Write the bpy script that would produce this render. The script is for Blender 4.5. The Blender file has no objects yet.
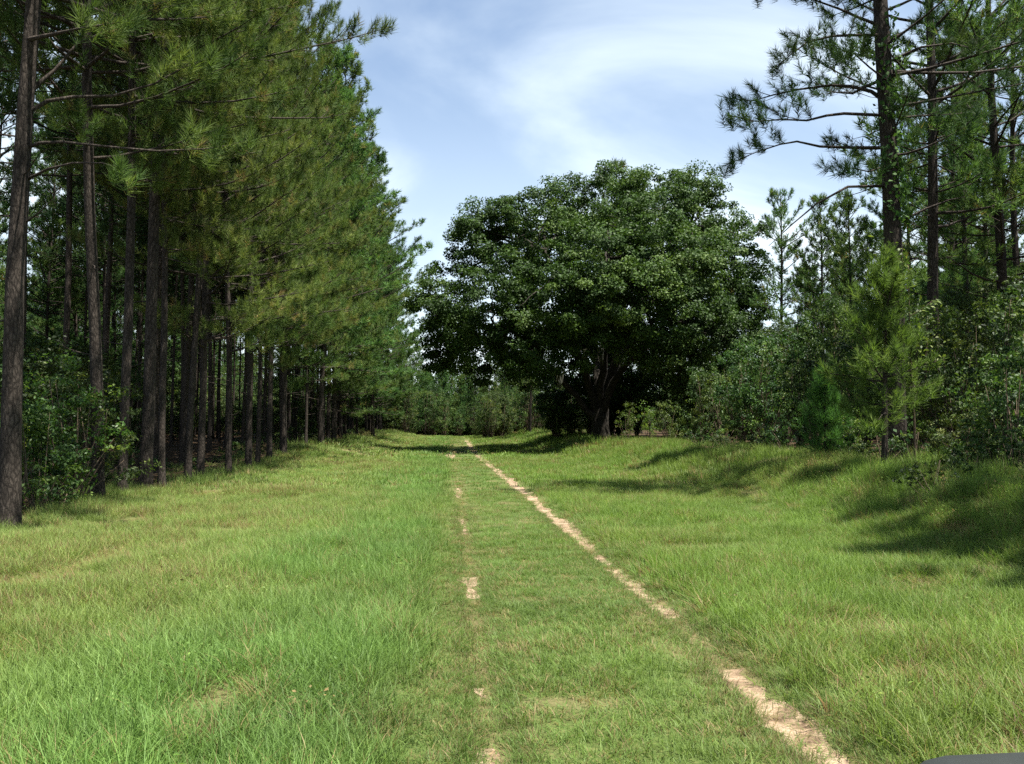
import bpy, math, random
import numpy as np
from mathutils import Vector

random.seed(7)
R = math.radians
scene = bpy.context.scene
COL = scene.collection
F = 924.0
H_CAM = 1.6
YAW, PITCH = math.atan2(60, F), math.atan2(47, F)
SUN_EL, SUN_AZ = R(71), R(124)          # azimuth from +Y towards +X (clockwise from above)

# ------------------------------------------------------------------ camera maths
_r = np.array([math.cos(YAW), -math.sin(YAW), 0.0])
_f = np.array([math.sin(YAW) * math.cos(PITCH), math.cos(YAW) * math.cos(PITCH), math.sin(PITCH)])
_u = np.cross(_r, _f)
CAM = np.array([0.0, 0.0, H_CAM])


def at(px, py, Y):
    d = _f + _r * (px - 512) / F + _u * (382 - py) / F
    return CAM + d * (Y / d[1])


def at_x(px, Y):
    return at(px, 429, Y)[0]


# ------------------------------------------------------------------ terrain
def sst(a, b, x):
    t = np.clip((np.asarray(x, float) - a) / (b - a), 0, 1)
    return t * t * (3 - 2 * t)


def track_r(Y):
    return 1.88 - 0.30 * sst(15, 62, Y)


def track_l(Y):
    return track_r(Y) - 1.67


def ground_h(X, Y):
    X = np.asarray(X, float)
    Y = np.asarray(Y, float)
    road = 0.62 * sst(58, 112, Y) - 1.3 * sst(114, 170, Y)
    left = 0.8 * sst(34, 54, Y) * sst(-3.5, -8.5, X)
    right = 0.85 * sst(5.6, 9.8, X) * sst(3, 12, Y)
    n = 0.035 * np.sin(X * 1.3 + 0.7 * np.sin(Y * 0.6)) * np.sin(Y * 0.9 + 1.1 * np.sin(X * 0.5)) \
        + 0.018 * np.sin(X * 3.1 + Y * 0.8) * np.sin(Y * 2.3 - X)
    lane = np.exp(-((X - track_r(Y)) / 0.22) ** 2) + np.exp(-((X - track_l(Y)) / 0.22) ** 2)
    crownb = -0.045 * lane
    return road + left + right + n * (1 - 0.6 * np.clip(lane, 0, 1)) + crownb


def gz(x, y):
    return float(ground_h(x, y))


# ------------------------------------------------------------------ mesh buffer
class MB:
    def __init__(self):
        self.v, self.t, self.q, self.c, self.n = [], [], [], [], 0

    def add(self, v, tri=None, quad=None, tint=0.5):
        v = np.asarray(v, float).reshape(-1, 3)
        self.v.append(v)
        if tri is not None and len(tri):
            self.t.append(np.asarray(tri, int) + self.n)
        if quad is not None and len(quad):
            self.q.append(np.asarray(quad, int) + self.n)
        self.c.append(np.broadcast_to(np.asarray(tint, float), (len(v),)).copy())
        self.n += len(v)

    def tube(self, pts, rad, sides=6, tint=0.5, cap=True, wob=0.0, rng=None):
        pts = np.asarray(pts, float)
        n = len(pts)
        rad = np.broadcast_to(np.asarray(rad, float), (n,))
        T = np.gradient(pts, axis=0)
        T /= np.linalg.norm(T, axis=1, keepdims=True) + 1e-9
        ref = np.array([0.0, 1.0, 0.0]) if abs(T[0][2]) > 0.7 else np.array([0.0, 0.0, 1.0])
        rings = []
        a = np.arange(sides) / sides * 2 * math.pi
        for i in range(n):
            s = np.cross(T[i], ref)
            s /= np.linalg.norm(s) + 1e-9
            b = np.cross(s, T[i])
            rr = rad[i]
            if wob and rng is not None:
                rr = rad[i] * (1 + wob * rng.standard_normal(sides))[:, None]
            rings.append(pts[i] + (np.cos(a)[:, None] * s + np.sin(a)[:, None] * b) * rr)
        v = np.concatenate(rings)
        i0 = np.arange(n - 1)[:, None] * sides
        j = np.arange(sides)[None, :]
        j2 = (j + 1) % sides
        q = np.stack([i0 + j, i0 + j2, i0 + sides + j2, i0 + sides + j], -1).reshape(-1, 4)
        tri = None
        if cap:
            v = np.concatenate([v, pts[-1:]])
            k = (n - 1) * sides
            tri = np.stack([k + np.arange(sides), k + (np.arange(sides) + 1) % sides, np.full(sides, n * sides)], -1)
        self.add(v, tri, q, tint)

    def mesh(self, name, mat, smooth=False):
        me = bpy.data.meshes.new(name)
        v = np.concatenate(self.v)
        t = np.concatenate(self.t) if self.t else np.zeros((0, 3), int)
        q = np.concatenate(self.q) if self.q else np.zeros((0, 4), int)
        me.vertices.add(len(v))
        me.vertices.foreach_set('co', v.astype(np.float32).ravel())
        loops = np.concatenate([t.ravel(), q.ravel()]).astype(np.int32)
        me.loops.add(len(loops))
        me.loops.foreach_set('vertex_index', loops)
        npoly = len(t) + len(q)
        starts = np.concatenate([np.arange(len(t)) * 3, len(t) * 3 + np.arange(len(q)) * 4]).astype(np.int32)
        me.polygons.add(npoly)
        me.polygons.foreach_set('loop_start', starts)
        me.update(calc_edges=True)
        at_ = me.attributes.new('tint', 'FLOAT', 'POINT')
        at_.data.foreach_set('value', np.concatenate(self.c).astype(np.float32))
        if smooth:
            me.polygons.foreach_set('use_smooth', np.ones(npoly, bool))
        me.materials.append(mat)
        return me


def link(name, me, parent=None, loc=None):
    o = bpy.data.objects.new(name, me)
    COL.objects.link(o)
    if parent is not None:
        o.parent = parent
    if loc is not None:
        o.location = loc
    return o


def tag(o, label=None, cat=None, group=None, kind=None):
    if label: o['label'] = label
    if cat: o['category'] = cat
    if group: o['group'] = group
    if kind: o['kind'] = kind
    return o


def thing(name, loc, label, cat, group=None, rz=0.0, sc=1.0):
    o = bpy.data.objects.new(name, None)
    COL.objects.link(o)
    o.empty_display_size = 0.3
    o.location = loc
    o.rotation_euler = (0, 0, rz)
    o.scale = (sc, sc, sc) if not isinstance(sc, tuple) else sc
    return tag(o, label, cat, group)


# ------------------------------------------------------------------ materials
def new_mat(name):
    m = bpy.data.materials.new(name)
    m.use_nodes = True
    nt = m.node_tree
    nt.nodes.clear()
    out = nt.nodes.new('ShaderNodeOutputMaterial')
    return m, nt, out


def N(nt, typ, **kw):
    n = nt.nodes.new('ShaderNode' + typ)
    for k, v in kw.items():
        if k in n.inputs:
            n.inputs[k].default_value = v
        else:
            setattr(n, k, v)
    return n


def ramp(nt, stops):
    r = nt.nodes.new('ShaderNodeValToRGB')
    el = r.color_ramp.elements
    while len(el) < len(stops):
        el.new(0.5)
    for e, (p, c) in zip(el, stops):
        e.position = p
        e.color = (*c, 1)
    return r


def leaf_mat(name, stops, trans=0.35, rough=0.5, spec=0.3, obj_var=0.25, instancer=False, tcol=(1.15, 1.25, 0.6)):
    """foliage: a ramp over the per-leaf tint, a per-object random shift, diffuse + translucent"""
    m, nt, out = new_mat(name)
    L = nt.links
    a = N(nt, 'Attribute', attribute_name='tint')
    rp = ramp(nt, stops)
    L.new(a.outputs['Fac'], rp.inputs['Fac'])
    col = rp.outputs['Color']
    if instancer:
        b = N(nt, 'Attribute', attribute_name='icol', attribute_type='INSTANCER')
        mx = N(nt, 'MixRGB', blend_type='MULTIPLY', Fac=1.0)
        L.new(col, mx.inputs[1])
        L.new(b.outputs['Color'], mx.inputs[2])
        col = mx.outputs[0]
    else:
        oi = N(nt, 'ObjectInfo')
        mr = N(nt, 'MapRange')
        mr.inputs['To Min'].default_value = 1 - obj_var
        mr.inputs['To Max'].default_value = 1 + obj_var
        L.new(oi.outputs['Random'], mr.inputs['Value'])
        hs = N(nt, 'HueSaturation')
        mh = N(nt, 'MapRange')
        mh.inputs['To Min'].default_value = 0.5 + 0.022 * (obj_var > 0)
        mh.inputs['To Max'].default_value = 0.5 - 0.03 * (obj_var > 0)
        mf = N(nt, 'Math', operation='FRACT')
        mm = N(nt, 'Math', operation='MULTIPLY')
        mm.inputs[1].default_value = 7.31
        L.new(oi.outputs['Random'], mm.inputs[0])
        L.new(mm.outputs[0], mf.inputs[0])
        L.new(mf.outputs[0], mh.inputs['Value'])
        L.new(mh.outputs[0], hs.inputs['Hue'])
        L.new(mr.outputs[0], hs.inputs['Value'])
        L.new(col, hs.inputs['Color'])
        col = hs.outputs[0]
    p = N(nt, 'BsdfPrincipled', Roughness=rough)
    p.inputs['Specular IOR Level'].default_value = spec
    L.new(col, p.inputs['Base Color'])
    tc = N(nt, 'MixRGB', blend_type='MULTIPLY', Fac=1.0)
    tc.inputs[2].default_value = (*tcol, 1)
    L.new(col, tc.inputs[1])
    tr = N(nt, 'BsdfTranslucent')
    L.new(tc.outputs[0], tr.inputs['Color'])
    ms = N(nt, 'MixShader', Fac=trans)
    L.new(p.outputs[0], ms.inputs[1])
    L.new(tr.outputs[0], ms.inputs[2])
    L.new(ms.outputs[0], out.inputs['Surface'])
    return m


def bark_mat(name, c1, c2, c3, scale=5.0, stretch=0.28, bump=0.6):
    m, nt, out = new_mat(name)
    L = nt.links
    tc = N(nt, 'TexCoord')
    mp = N(nt, 'Mapping')
    mp.inputs['Scale'].default_value = (scale, scale, scale * stretch)
    L.new(tc.outputs['Object'], mp.inputs['Vector'])
    nz = N(nt, 'TexNoise', Scale=1.6, Detail=6.0, Roughness=0.65)
    L.new(mp.outputs[0], nz.inputs['Vector'])
    ad = N(nt, 'VectorMath', operation='MULTIPLY_ADD')
    ad.inputs[1].default_value = (0.7, 0.7, 0.7)
    L.new(nz.outputs['Color'], ad.inputs[0])
    L.new(mp.outputs[0], ad.inputs[2])
    vo = N(nt, 'TexVoronoi', feature='DISTANCE_TO_EDGE', Scale=2.2)
    L.new(ad.outputs[0], vo.inputs['Vector'])
    rp = ramp(nt, [(0.0, c3), (0.10, c1), (0.45, c2)])
    L.new(vo.outputs['Distance'], rp.inputs['Fac'])
    n2 = N(nt, 'TexNoise', Scale=1.1, Detail=5.0)
    L.new(tc.outputs['Object'], n2.inputs['Vector'])
    mx = N(nt, 'MixRGB', blend_type='MULTIPLY', Fac=0.7)
    r2 = ramp(nt, [(0.3, (0.55, 0.55, 0.55)), (0.7, (1.3, 1.25, 1.2))])
    L.new(n2.outputs['Fac'], r2.inputs['Fac'])
    L.new(rp.outputs[0], mx.inputs[1])
    L.new(r2.outputs[0], mx.inputs[2])
    p = N(nt, 'BsdfPrincipled', Roughness=0.92)
    p.inputs['Specular IOR Level'].default_value = 0.15
    L.new(mx.outputs[0], p.inputs['Base Color'])
    bm = N(nt, 'Bump', Strength=bump, Distance=0.04)
    L.new(vo.outputs['Distance'], bm.inputs['Height'])
    L.new(bm.outputs[0], p.inputs['Normal'])
    L.new(p.outputs[0], out.inputs['Surface'])
    return m


M = {}
M['bark'] = bark_mat('pine_bark', (0.040, 0.033, 0.027), (0.075, 0.063, 0.052), (0.015, 0.012, 0.01), 9.0, 0.3)
M['oak_bark'] = bark_mat('oak_bark', (0.028, 0.025, 0.02), (0.055, 0.05, 0.04), (0.012, 0.01, 0.008), 3.0, 0.4)
M['twig'] = bark_mat('shrub_bark', (0.10, 0.075, 0.05), (0.15, 0.12, 0.085), (0.05, 0.04, 0.03), 12, 0.3, 0.2)
BR = (0.14, 0.085, 0.035)
M['needle_olive'] = leaf_mat('needles_olive', [(0, (0.028, 0.055, 0.018)), (0.45, (0.082, 0.130, 0.036)),
                                               (0.85, (0.150, 0.190, 0.052)), (0.985, (0.19, 0.15, 0.06))], 0.3, 0.7, 0.1)
M['needle_green'] = leaf_mat('needles_green', [(0, (0.025, 0.055, 0.02)), (0.5, (0.065, 0.122, 0.037)),
                                               (0.93, (0.115, 0.175, 0.05)), (1.0, (0.16, 0.13, 0.05))], 0.32, 0.7, 0.1)
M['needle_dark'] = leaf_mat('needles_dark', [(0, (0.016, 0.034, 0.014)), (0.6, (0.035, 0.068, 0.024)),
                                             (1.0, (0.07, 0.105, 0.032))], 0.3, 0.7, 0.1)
M['needle_bright'] = leaf_mat('needles_bright', [(0, (0.042, 0.09, 0.021)), (0.6, (0.082, 0.155, 0.036)),
                                                 (1.0, (0.13, 0.21, 0.05))], 0.38, 0.7, 0.1, 0.02)
M['oak_leaf'] = leaf_mat('oak_leaf', [(0, (0.018, 0.038, 0.009)), (0.6, (0.043, 0.083, 0.017)),
                                      (1.0, (0.086, 0.132, 0.030))], 0.25, 0.6, 0.18, 0.0)
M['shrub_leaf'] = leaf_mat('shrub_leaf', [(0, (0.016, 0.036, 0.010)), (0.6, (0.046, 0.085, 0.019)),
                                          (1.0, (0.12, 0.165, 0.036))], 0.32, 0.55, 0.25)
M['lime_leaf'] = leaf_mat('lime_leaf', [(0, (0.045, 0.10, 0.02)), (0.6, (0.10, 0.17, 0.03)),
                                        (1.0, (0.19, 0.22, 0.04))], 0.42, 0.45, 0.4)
M['vine_leaf'] = leaf_mat('vine_leaf', [(0, (0.03, 0.075, 0.02)), (1.0, (0.09, 0.16, 0.035))], 0.3, 0.65, 0.15)
M['moss'] = leaf_mat('spanish_moss', [(0, (0.12, 0.13, 0.10)), (1.0, (0.24, 0.25, 0.2))], 0.3, 0.8, 0.1)
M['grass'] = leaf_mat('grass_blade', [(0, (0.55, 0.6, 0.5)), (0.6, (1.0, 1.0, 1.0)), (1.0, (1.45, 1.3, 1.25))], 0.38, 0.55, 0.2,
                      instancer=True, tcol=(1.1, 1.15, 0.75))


# ------------------------------------------------------------------ foliage builders
def unit(v):
    return v / (np.linalg.norm(v, axis=-1, keepdims=True) + 1e-9)


def needles(mb, P, D, rng, n=30, ln=(0.16, 0.27), w=0.011, ax=0.28, tint=None, spread=(0.25, 1.25)):
    """tufts of needles: P twig ends, D twig directions"""
    P = np.asarray(P, float)
    D = unit(np.asarray(D, float))
    T = len(P)
    K = T * n
    Pn = np.repeat(P, n, 0)
    Dn = np.repeat(D, n, 0)
    perp = unit(np.cross(Dn, unit(rng.standard_normal((K, 3)))))
    u = rng.random(K)
    th = spread[0] + (spread[1] - spread[0]) * u
    d = Dn * np.cos(th)[:, None] + perp * np.sin(th)[:, None]
    base = Pn - Dn * (u * ax)[:, None]
    L = rng.uniform(ln[0], ln[1], K)
    d[:, 2] -= 0.12
    d = unit(d)
    side = unit(np.cross(d, unit(rng.standard_normal((K, 3))))) * (w * 0.5)
    v = np.stack([base - side, base + side, base + d * L[:, None]], 1).reshape(-1, 3)
    tri = np.arange(K * 3).reshape(-1, 3)
    if tint is None:
        tint = np.clip(rng.normal(0.48, 0.2, T), 0, 0.93)
        tint[rng.random(T) < 0.025] = 1.0
    tn = np.clip(np.repeat(tint, n) + rng.normal(0, 0.08, K), 0, 1)
    mb.add(v, tri, None, np.repeat(tn, 3))


def leaves(mb, P, rng, size=0.15, asp=0.5, tint=None, up=0.5, out=None):
    P = np.asarray(P, float)
    K = len(P)
    nrm = rng.standard_normal((K, 3)) * 0.75
    nrm[:, 2] += up
    if out is not None:
        nrm += out * 0.7
    nrm = unit(nrm)
    d = unit(np.cross(nrm, unit(rng.standard_normal((K, 3)))))
    s = np.cross(nrm, d)
    sz = size * rng.uniform(0.65, 1.3, K)[:, None]
    v = np.stack([P - d * sz * 0.5, P + s * sz * asp * 0.5 + nrm * sz * 0.1, P + d * sz * 0.5,
                  P - s * sz * asp * 0.5 + nrm * sz * 0.1], 1).reshape(-1, 3)
    q = np.arange(K * 4).reshape(-1, 4)
    if tint is None:
        tint = rng.random(K)
    mb.add(v, None, q, np.repeat(np.clip(tint, 0, 1), 4))


def curve(p0, d0, L, rng, n=7, up=0.25, wig=0.06):
    """a limb path: starts along d0, bends up by `up` over its length"""
    d = np.array(d0, float)
    d /= np.linalg.norm(d)
    pts = [np.array(p0, float)]
    st = L / (n - 1)
    for i in range(n - 1):
        d = d + rng.standard_normal(3) * wig + np.array([0, 0, up / (n - 1)])
        d /= np.linalg.norm(d)
        pts.append(pts[-1] + d * st)
    return np.array(pts)


def dress(path, wood, rng, r0, tufts, dirs, every=0.42, start=0.3, seclen=0.42, ntuft=3, r1=0.006, sides=5, side_wood=True):
    """twigs with needle tufts along the outer part of a limb"""
    path = np.asarray(path, float)
    n = len(path)
    wood.tube(path, np.linspace(r0, r1, n), sides, 0.5)
    seg = np.linalg.norm(np.diff(path, axis=0), axis=1)
    cum = np.concatenate([[0], np.cumsum(seg)])
    L = cum[-1]
    s = L * start
    k = 0
    while s < L:
        i = min(np.searchsorted(cum, s) - 1, n - 2)
        i = max(i, 0)
        f = (s - cum[i]) / seg[i]
        p = path[i] * (1 - f) + path[i + 1] * f
        t = unit(path[i + 1] - path[i])
        sd = unit(np.cross(t, [0, 0, 1.0])) * (1 if k % 2 else -1)
        ang = rng.uniform(0.6, 1.15)
        d = t * math.cos(ang) + sd * math.sin(ang) + np.array([0, 0, rng.uniform(-0.15, 0.45)])
        l2 = max(0.25, seclen * (L - s) * rng.uniform(0.7, 1.25) + 0.22)
        sp = curve(p, d, l2, rng, 4, 0.35, 0.08)
        if side_wood:
            wood.tube(sp, np.linspace(max(r0 * 0.25, 0.007), 0.004, 4), 3, 0.5, cap=False)
        for q in np.linspace(1.0, 0.45, ntuft):
            j = q * 3
            jj = min(int(j), 2)
            pp = sp[jj] + (sp[jj + 1] - sp[jj]) * (j - jj)
            tufts.append(pp + rng.standard_normal(3) * 0.07)
            dirs.append(unit(sp[jj + 1] - sp[jj] + np.array([0, 0, 0.25])) + rng.standard_normal(3) * 0.22)
        s += every * rng.uniform(0.7, 1.3)
        k += 1
    tufts.append(path[-1])
    dirs.append(path[-1] - path[-2] + np.array([0, 0, 0.05]))


def pine(seed, H=25.0, r0=0.17, cb=11.0, cb_edge=None, cr=3.0, whorl=0.62, per=4, mat='needle_olive', nn=30, nw=0.012,
         ln=(0.16, 0.27), every=0.42, ntuft=3, lean=(0, 0), stubs=8, drop=0.12, trunk_sides=12, up0=0.15, start=0.3,
         az_skip=None):
    rng = np.random.default_rng(seed)
    wood, fol = MB(), MB()
    zz = np.array([-0.4, 0.0, 0.25, 0.8, 2, 4, 7, 10, 13, 16, 19, 22, 25, 28.0])
    zz = zz[zz < H * 0.97]
    zz = np.append(zz, H)
    ph = rng.uniform(0, 6.28, 2)
    tx = lambda z: lean[0] * z + 0.07 * np.sin(z * 0.35 + ph[0]) * np.clip(z / 4, 0, 1)
    ty = lambda z: lean[1] * z + 0.07 * np.sin(z * 0.31 + ph[1]) * np.clip(z / 4, 0, 1)
    rad = r0 * np.clip(1 - zz / H, 0.0, 1) ** 0.7 + 0.012 + r0 * 0.38 * np.exp(-np.clip(zz, 0, 9) / 0.35)
    wood.tube(np.stack([tx(zz), ty(zz), zz], 1), rad, trunk_sides, 0.5, wob=0.035, rng=rng)
    tufts, dirs = [], []
    z0 = cb if cb_edge is None else min(cb, cb_edge)
    z = z0
    while z < H - 0.25:
        t = (z - z0) / (H - z0)
        a0 = rng.uniform(0, 6.28)
        wl = rng.choice([.5, .85, 1.0, 1.1, 1.25])
        for k in range(per):
            az = a0 + k * 2 * math.pi / per + rng.normal(0, 0.3)
            ca = math.cos(az)
            if cb_edge is not None:
                lim = cb_edge + (cb - cb_edge) * sst(0.1, -0.7, ca)
                if z < lim:
                    continue
            elif z < cb:
                continue
            if rng.random() < drop or (az_skip and az_skip(az, z)):
                continue
            L = cr * (1.0 - t) ** 0.5 * (0.8 + 0.25 * min(1, t * 5)) * rng.uniform(0.6, 1.2) * wl + 0.25
            el = -0.05 + 0.95 * t ** 1.2 + rng.normal(0, 0.12) + (up0 if t > .15 else 0)
            d = (math.cos(az) * math.cos(el), math.sin(az) * math.cos(el), math.sin(el))
            zb = z + rng.uniform(-0.25, 0.25)
            rr = min(0.05, 0.010 + 0.011 * L)
            p = curve((tx(zb), ty(zb), zb), d, L, rng, 6, 0.45, 0.07)
            dress(p, wood, rng, rr, tufts, dirs, every, start, 0.42, ntuft)
        z += whorl * rng.uniform(0.75, 1.25)
    tufts.append((float(tx(H)), float(ty(H)), H))
    dirs.append((0, 0, 1))
    for _ in range(stubs):           # dead stubs below the crown
        zb = rng.uniform(z0 * 0.35, z0 + 2.5)
        az = rng.uniform(0, 6.28)
        L = rng.uniform(0.4, 1.9)
        p = curve((tx(zb), ty(zb), zb), (math.cos(az), math.sin(az), rng.uniform(-0.3, 0.25)), L, rng, 5, 0.1, 0.12)
        wood.tube(p, np.linspace(0.018, 0.004, 5), 4, 0.5)
    needles(fol, np.array(tufts), np.array(dirs), rng, nn, ln, nw)
    return wood.mesh('pine_trunk', M['bark'], True), fol.mesh('pine_crown', M[mat])


def blob_clumps(rng, C, r, n_sub, sub_r, n_leaf, squash=0.85):
    """leaf positions in clumps on a shell of a lobe; returns P, outward, tint"""
    d = unit(rng.standard_normal((n_sub, 3)))
    rr = r * rng.uniform(0.62, 1.12, n_sub)
    S = C + d * rr[:, None] * np.array([1, 1, squash])
    sr = sub_r * rng.uniform(0.6, 1.3, n_sub)
    ti = np.clip(rng.normal(0.45, 0.2, n_sub), 0, 1)
    P = np.repeat(S, n_leaf, 0)
    dd = unit(rng.standard_normal((n_sub * n_leaf, 3)))
    P = P + dd * (np.repeat(sr, n_leaf) * rng.random(n_sub * n_leaf) ** 0.45)[:, None] * np.array([1, 1, 0.62])
    return P, 0.5 * dd + 0.7 * np.repeat(d, n_leaf, 0), np.clip(np.repeat(ti, n_leaf) + rng.normal(0, 0.17, len(P)), 0, 1)


def shrub(seed, h=2.5, rad=1.3, stems=6, leaf=0.10, lobes=9, n_sub=12, n_leaf=34, mat='shrub_leaf', low=0.2, asp=0.5):
    rng = np.random.default_rng(seed)
    wood, fol = MB(), MB()
    cs = []
    for k in range(lobes):
        a = rng.uniform(0, 6.28)
        u = rng.random() ** 0.6
        zf = rng.uniform(low, 0.88)
        w = math.sin(math.pi * min(1, max(0.12, (zf * 0.78 + 0.16))))
        cs.append(np.array([math.cos(a) * u * rad * w * 0.75, math.sin(a) * u * rad * w * 0.75, zf * h]))
    cs.append(np.array([rng.normal(0, .1), rng.normal(0, .1), h * 0.88]))
    for k, c in enumerate(cs):
        b = np.array([rng.normal(0, .08), rng.normal(0, .08), -0.1])
        m1 = b * 0.6 + c * 0.4 + rng.standard_normal(3) * 0.08 * h * np.array([.5, .5, .2])
        wood.tube(np.array([b, m1, c]), [0.012 + 0.007 * h, 0.008 + 0.003 * h, 0.005], 5, 0.5)
        r = rad * rng.uniform(0.2, 0.52)
        P, o, t = blob_clumps(rng, c, r, max(4, int(n_sub * rng.uniform(.45, .8))), r * 0.42, n_leaf)
        t = np.clip(t + rng.normal(0, .15), 0, 1)
        P[:, 2] = np.maximum(P[:, 2], 0.03)
        leaves(fol, P, rng, leaf, asp, t, 0.6, o)
    return wood.mesh('shrub_stem', M['twig'], True), fol.mesh('shrub_foliage', M[mat])


PARTS = ('trunk', 'crown')


_pr = np.random.default_rng(77)


def plant(name, meshes, loc, label, cat, group=None, rz=0.0, sc=1.0, parts=PARTS, tilt=0.013, wide=0.0):
    if name == 'pine_tree' and not isinstance(sc, tuple) and wide >= 0:
        k = 1 + _pr.uniform(-.12, .16) + wide
        sc = (sc * k, sc * k, sc)
    root = thing(name, loc, label, cat, group, rz, sc)
    if name == 'pine_tree':
        tl = 0.004 if ' ' in label and group == 'pines on the right' else tilt
        root.rotation_euler[0], root.rotation_euler[1] = _pr.normal(0, tl), _pr.normal(0, tl)
    for pn, me in zip(parts, meshes):
        link(pn, me, root)
    return root


# ------------------------------------------------------------------ ground
def axis(pts):
    out = []
    for a, b, s in pts:
        out += list(np.arange(a, b, s))
    return np.array(out + [pts[-1][1]])


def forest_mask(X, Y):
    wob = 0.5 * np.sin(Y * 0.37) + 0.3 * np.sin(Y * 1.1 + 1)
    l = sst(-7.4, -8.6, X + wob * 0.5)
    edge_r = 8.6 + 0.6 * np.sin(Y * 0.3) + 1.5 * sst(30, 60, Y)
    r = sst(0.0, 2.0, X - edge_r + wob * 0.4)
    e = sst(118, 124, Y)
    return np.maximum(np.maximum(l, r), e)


def value_noise(X, Y, s, seed=0):
    rng = np.random.default_rng(seed)
    g = rng.random((256, 256))
    x, y = np.asarray(X, float) / s + 400.3, np.asarray(Y, float) / s + 400.7
    xi, yi = np.floor(x).astype(int), np.floor(y).astype(int)
    fx, fy = x - xi, y - yi
    fx, fy = fx * fx * (3 - 2 * fx), fy * fy * (3 - 2 * fy)
    a, b = g[xi % 256, yi % 256], g[(xi + 1) % 256, yi % 256]
    c, d = g[xi % 256, (yi + 1) % 256], g[(xi + 1) % 256, (yi + 1) % 256]
    return (a * (1 - fx) + b * fx) * (1 - fy) + (c * (1 - fx) + d * fx) * fy


def sand_right(Y):
    """half width of bare sand in the right wheel track"""
    Y = np.asarray(Y, float)
    w = 0.0 * Y
    w = np.where((Y > 1.5) & (Y < 6.3), 0.125, w)
    w = np.where((Y > 6.9) & (Y < 7.25), 0.06, w)
    w = np.where((Y > 7.9) & (Y < 10.9), 0.12, w)
    w = np.where((Y > 11.2) & (Y < 12.6), 0.10, w)
    w = np.where((Y >= 12.6) & (Y < 118), 0.15 + 0.06 * sst(25, 60, Y), w)
    w = w * np.where(Y > 11, sst(.14, .30, value_noise(Y * 0 + 7.0, Y, 0.7 + .02 * Y, 25)), 1.0)
    nz = value_noise(Y * 0 + 3.0, Y, 0.55, 5) * 0.6 + value_noise(Y * 0 + 9.0, Y, 1.7, 6) * 0.6
    return np.clip(w * (0.35 + 1.15 * nz) - np.where(Y < 60, 0.03, 0.0), 0, 1)


def sand_left(Y):
    Y = np.asarray(Y, float)
    w = 0.0 * Y
    w = np.where((Y > 2) & (Y < 4.85), 0.06, w)
    w = np.where((Y > 5.72) & (Y < 5.98), 0.065, w)
    w = np.where((Y > 9.0) & (Y < 10.4), 0.10, w)
    w = np.where((Y > 14.5) & (Y < 17), 0.05, w)
    w = np.where((Y > 22) & (Y < 26), 0.06, w)
    w = np.where((Y > 50) & (Y < 72), 0.20, w)
    nz = value_noise(Y * 0 + 5.0, Y, 0.4, 15) * 0.7 + value_noise(Y * 0 + 2.0, Y, 1.2, 16) * 0.6
    return np.clip(w * (0.1 + 1.5 * nz) - 0.02, 0, 1)


def bare(X, Y):
    """0..1 how worn the turf is"""
    X = np.asarray(X, float)
    Y = np.asarray(Y, float)
    wr = np.exp(-((X - track_r(Y)) / 0.24) ** 2)
    wl = np.exp(-((X - track_l(Y)) / 0.2) ** 2)
    n = value_noise(X, Y, 0.5, 3)
    rut = np.exp(-((X + 1.4 + .12 * np.sin(Y * .8)) / 0.20) ** 2) * sst(0.40, 0.55, value_noise(X * 0, Y, 0.9, 8))
    patch = sst(-2.6, -4.0, X) * sst(0.60, 0.8, value_noise(X, Y, 0.8, 9)) * 0.8
    patch_r = sst(2.3, 3.0, X) * sst(0.66, 0.86, value_noise(X, Y, 0.7, 19)) * 0.6
    mid = sst(0, .3, X) * sst(2, 1.5, X) * sst(0.66, 0.85, value_noise(X, Y, 0.45, 29)) * 0.6
    return np.clip(np.maximum.reduce([wr * (0.35 + 0.6 * n), wl * (0.42 + 0.5 * n), rut * .8, patch, patch_r, mid]), 0, 1)


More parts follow.
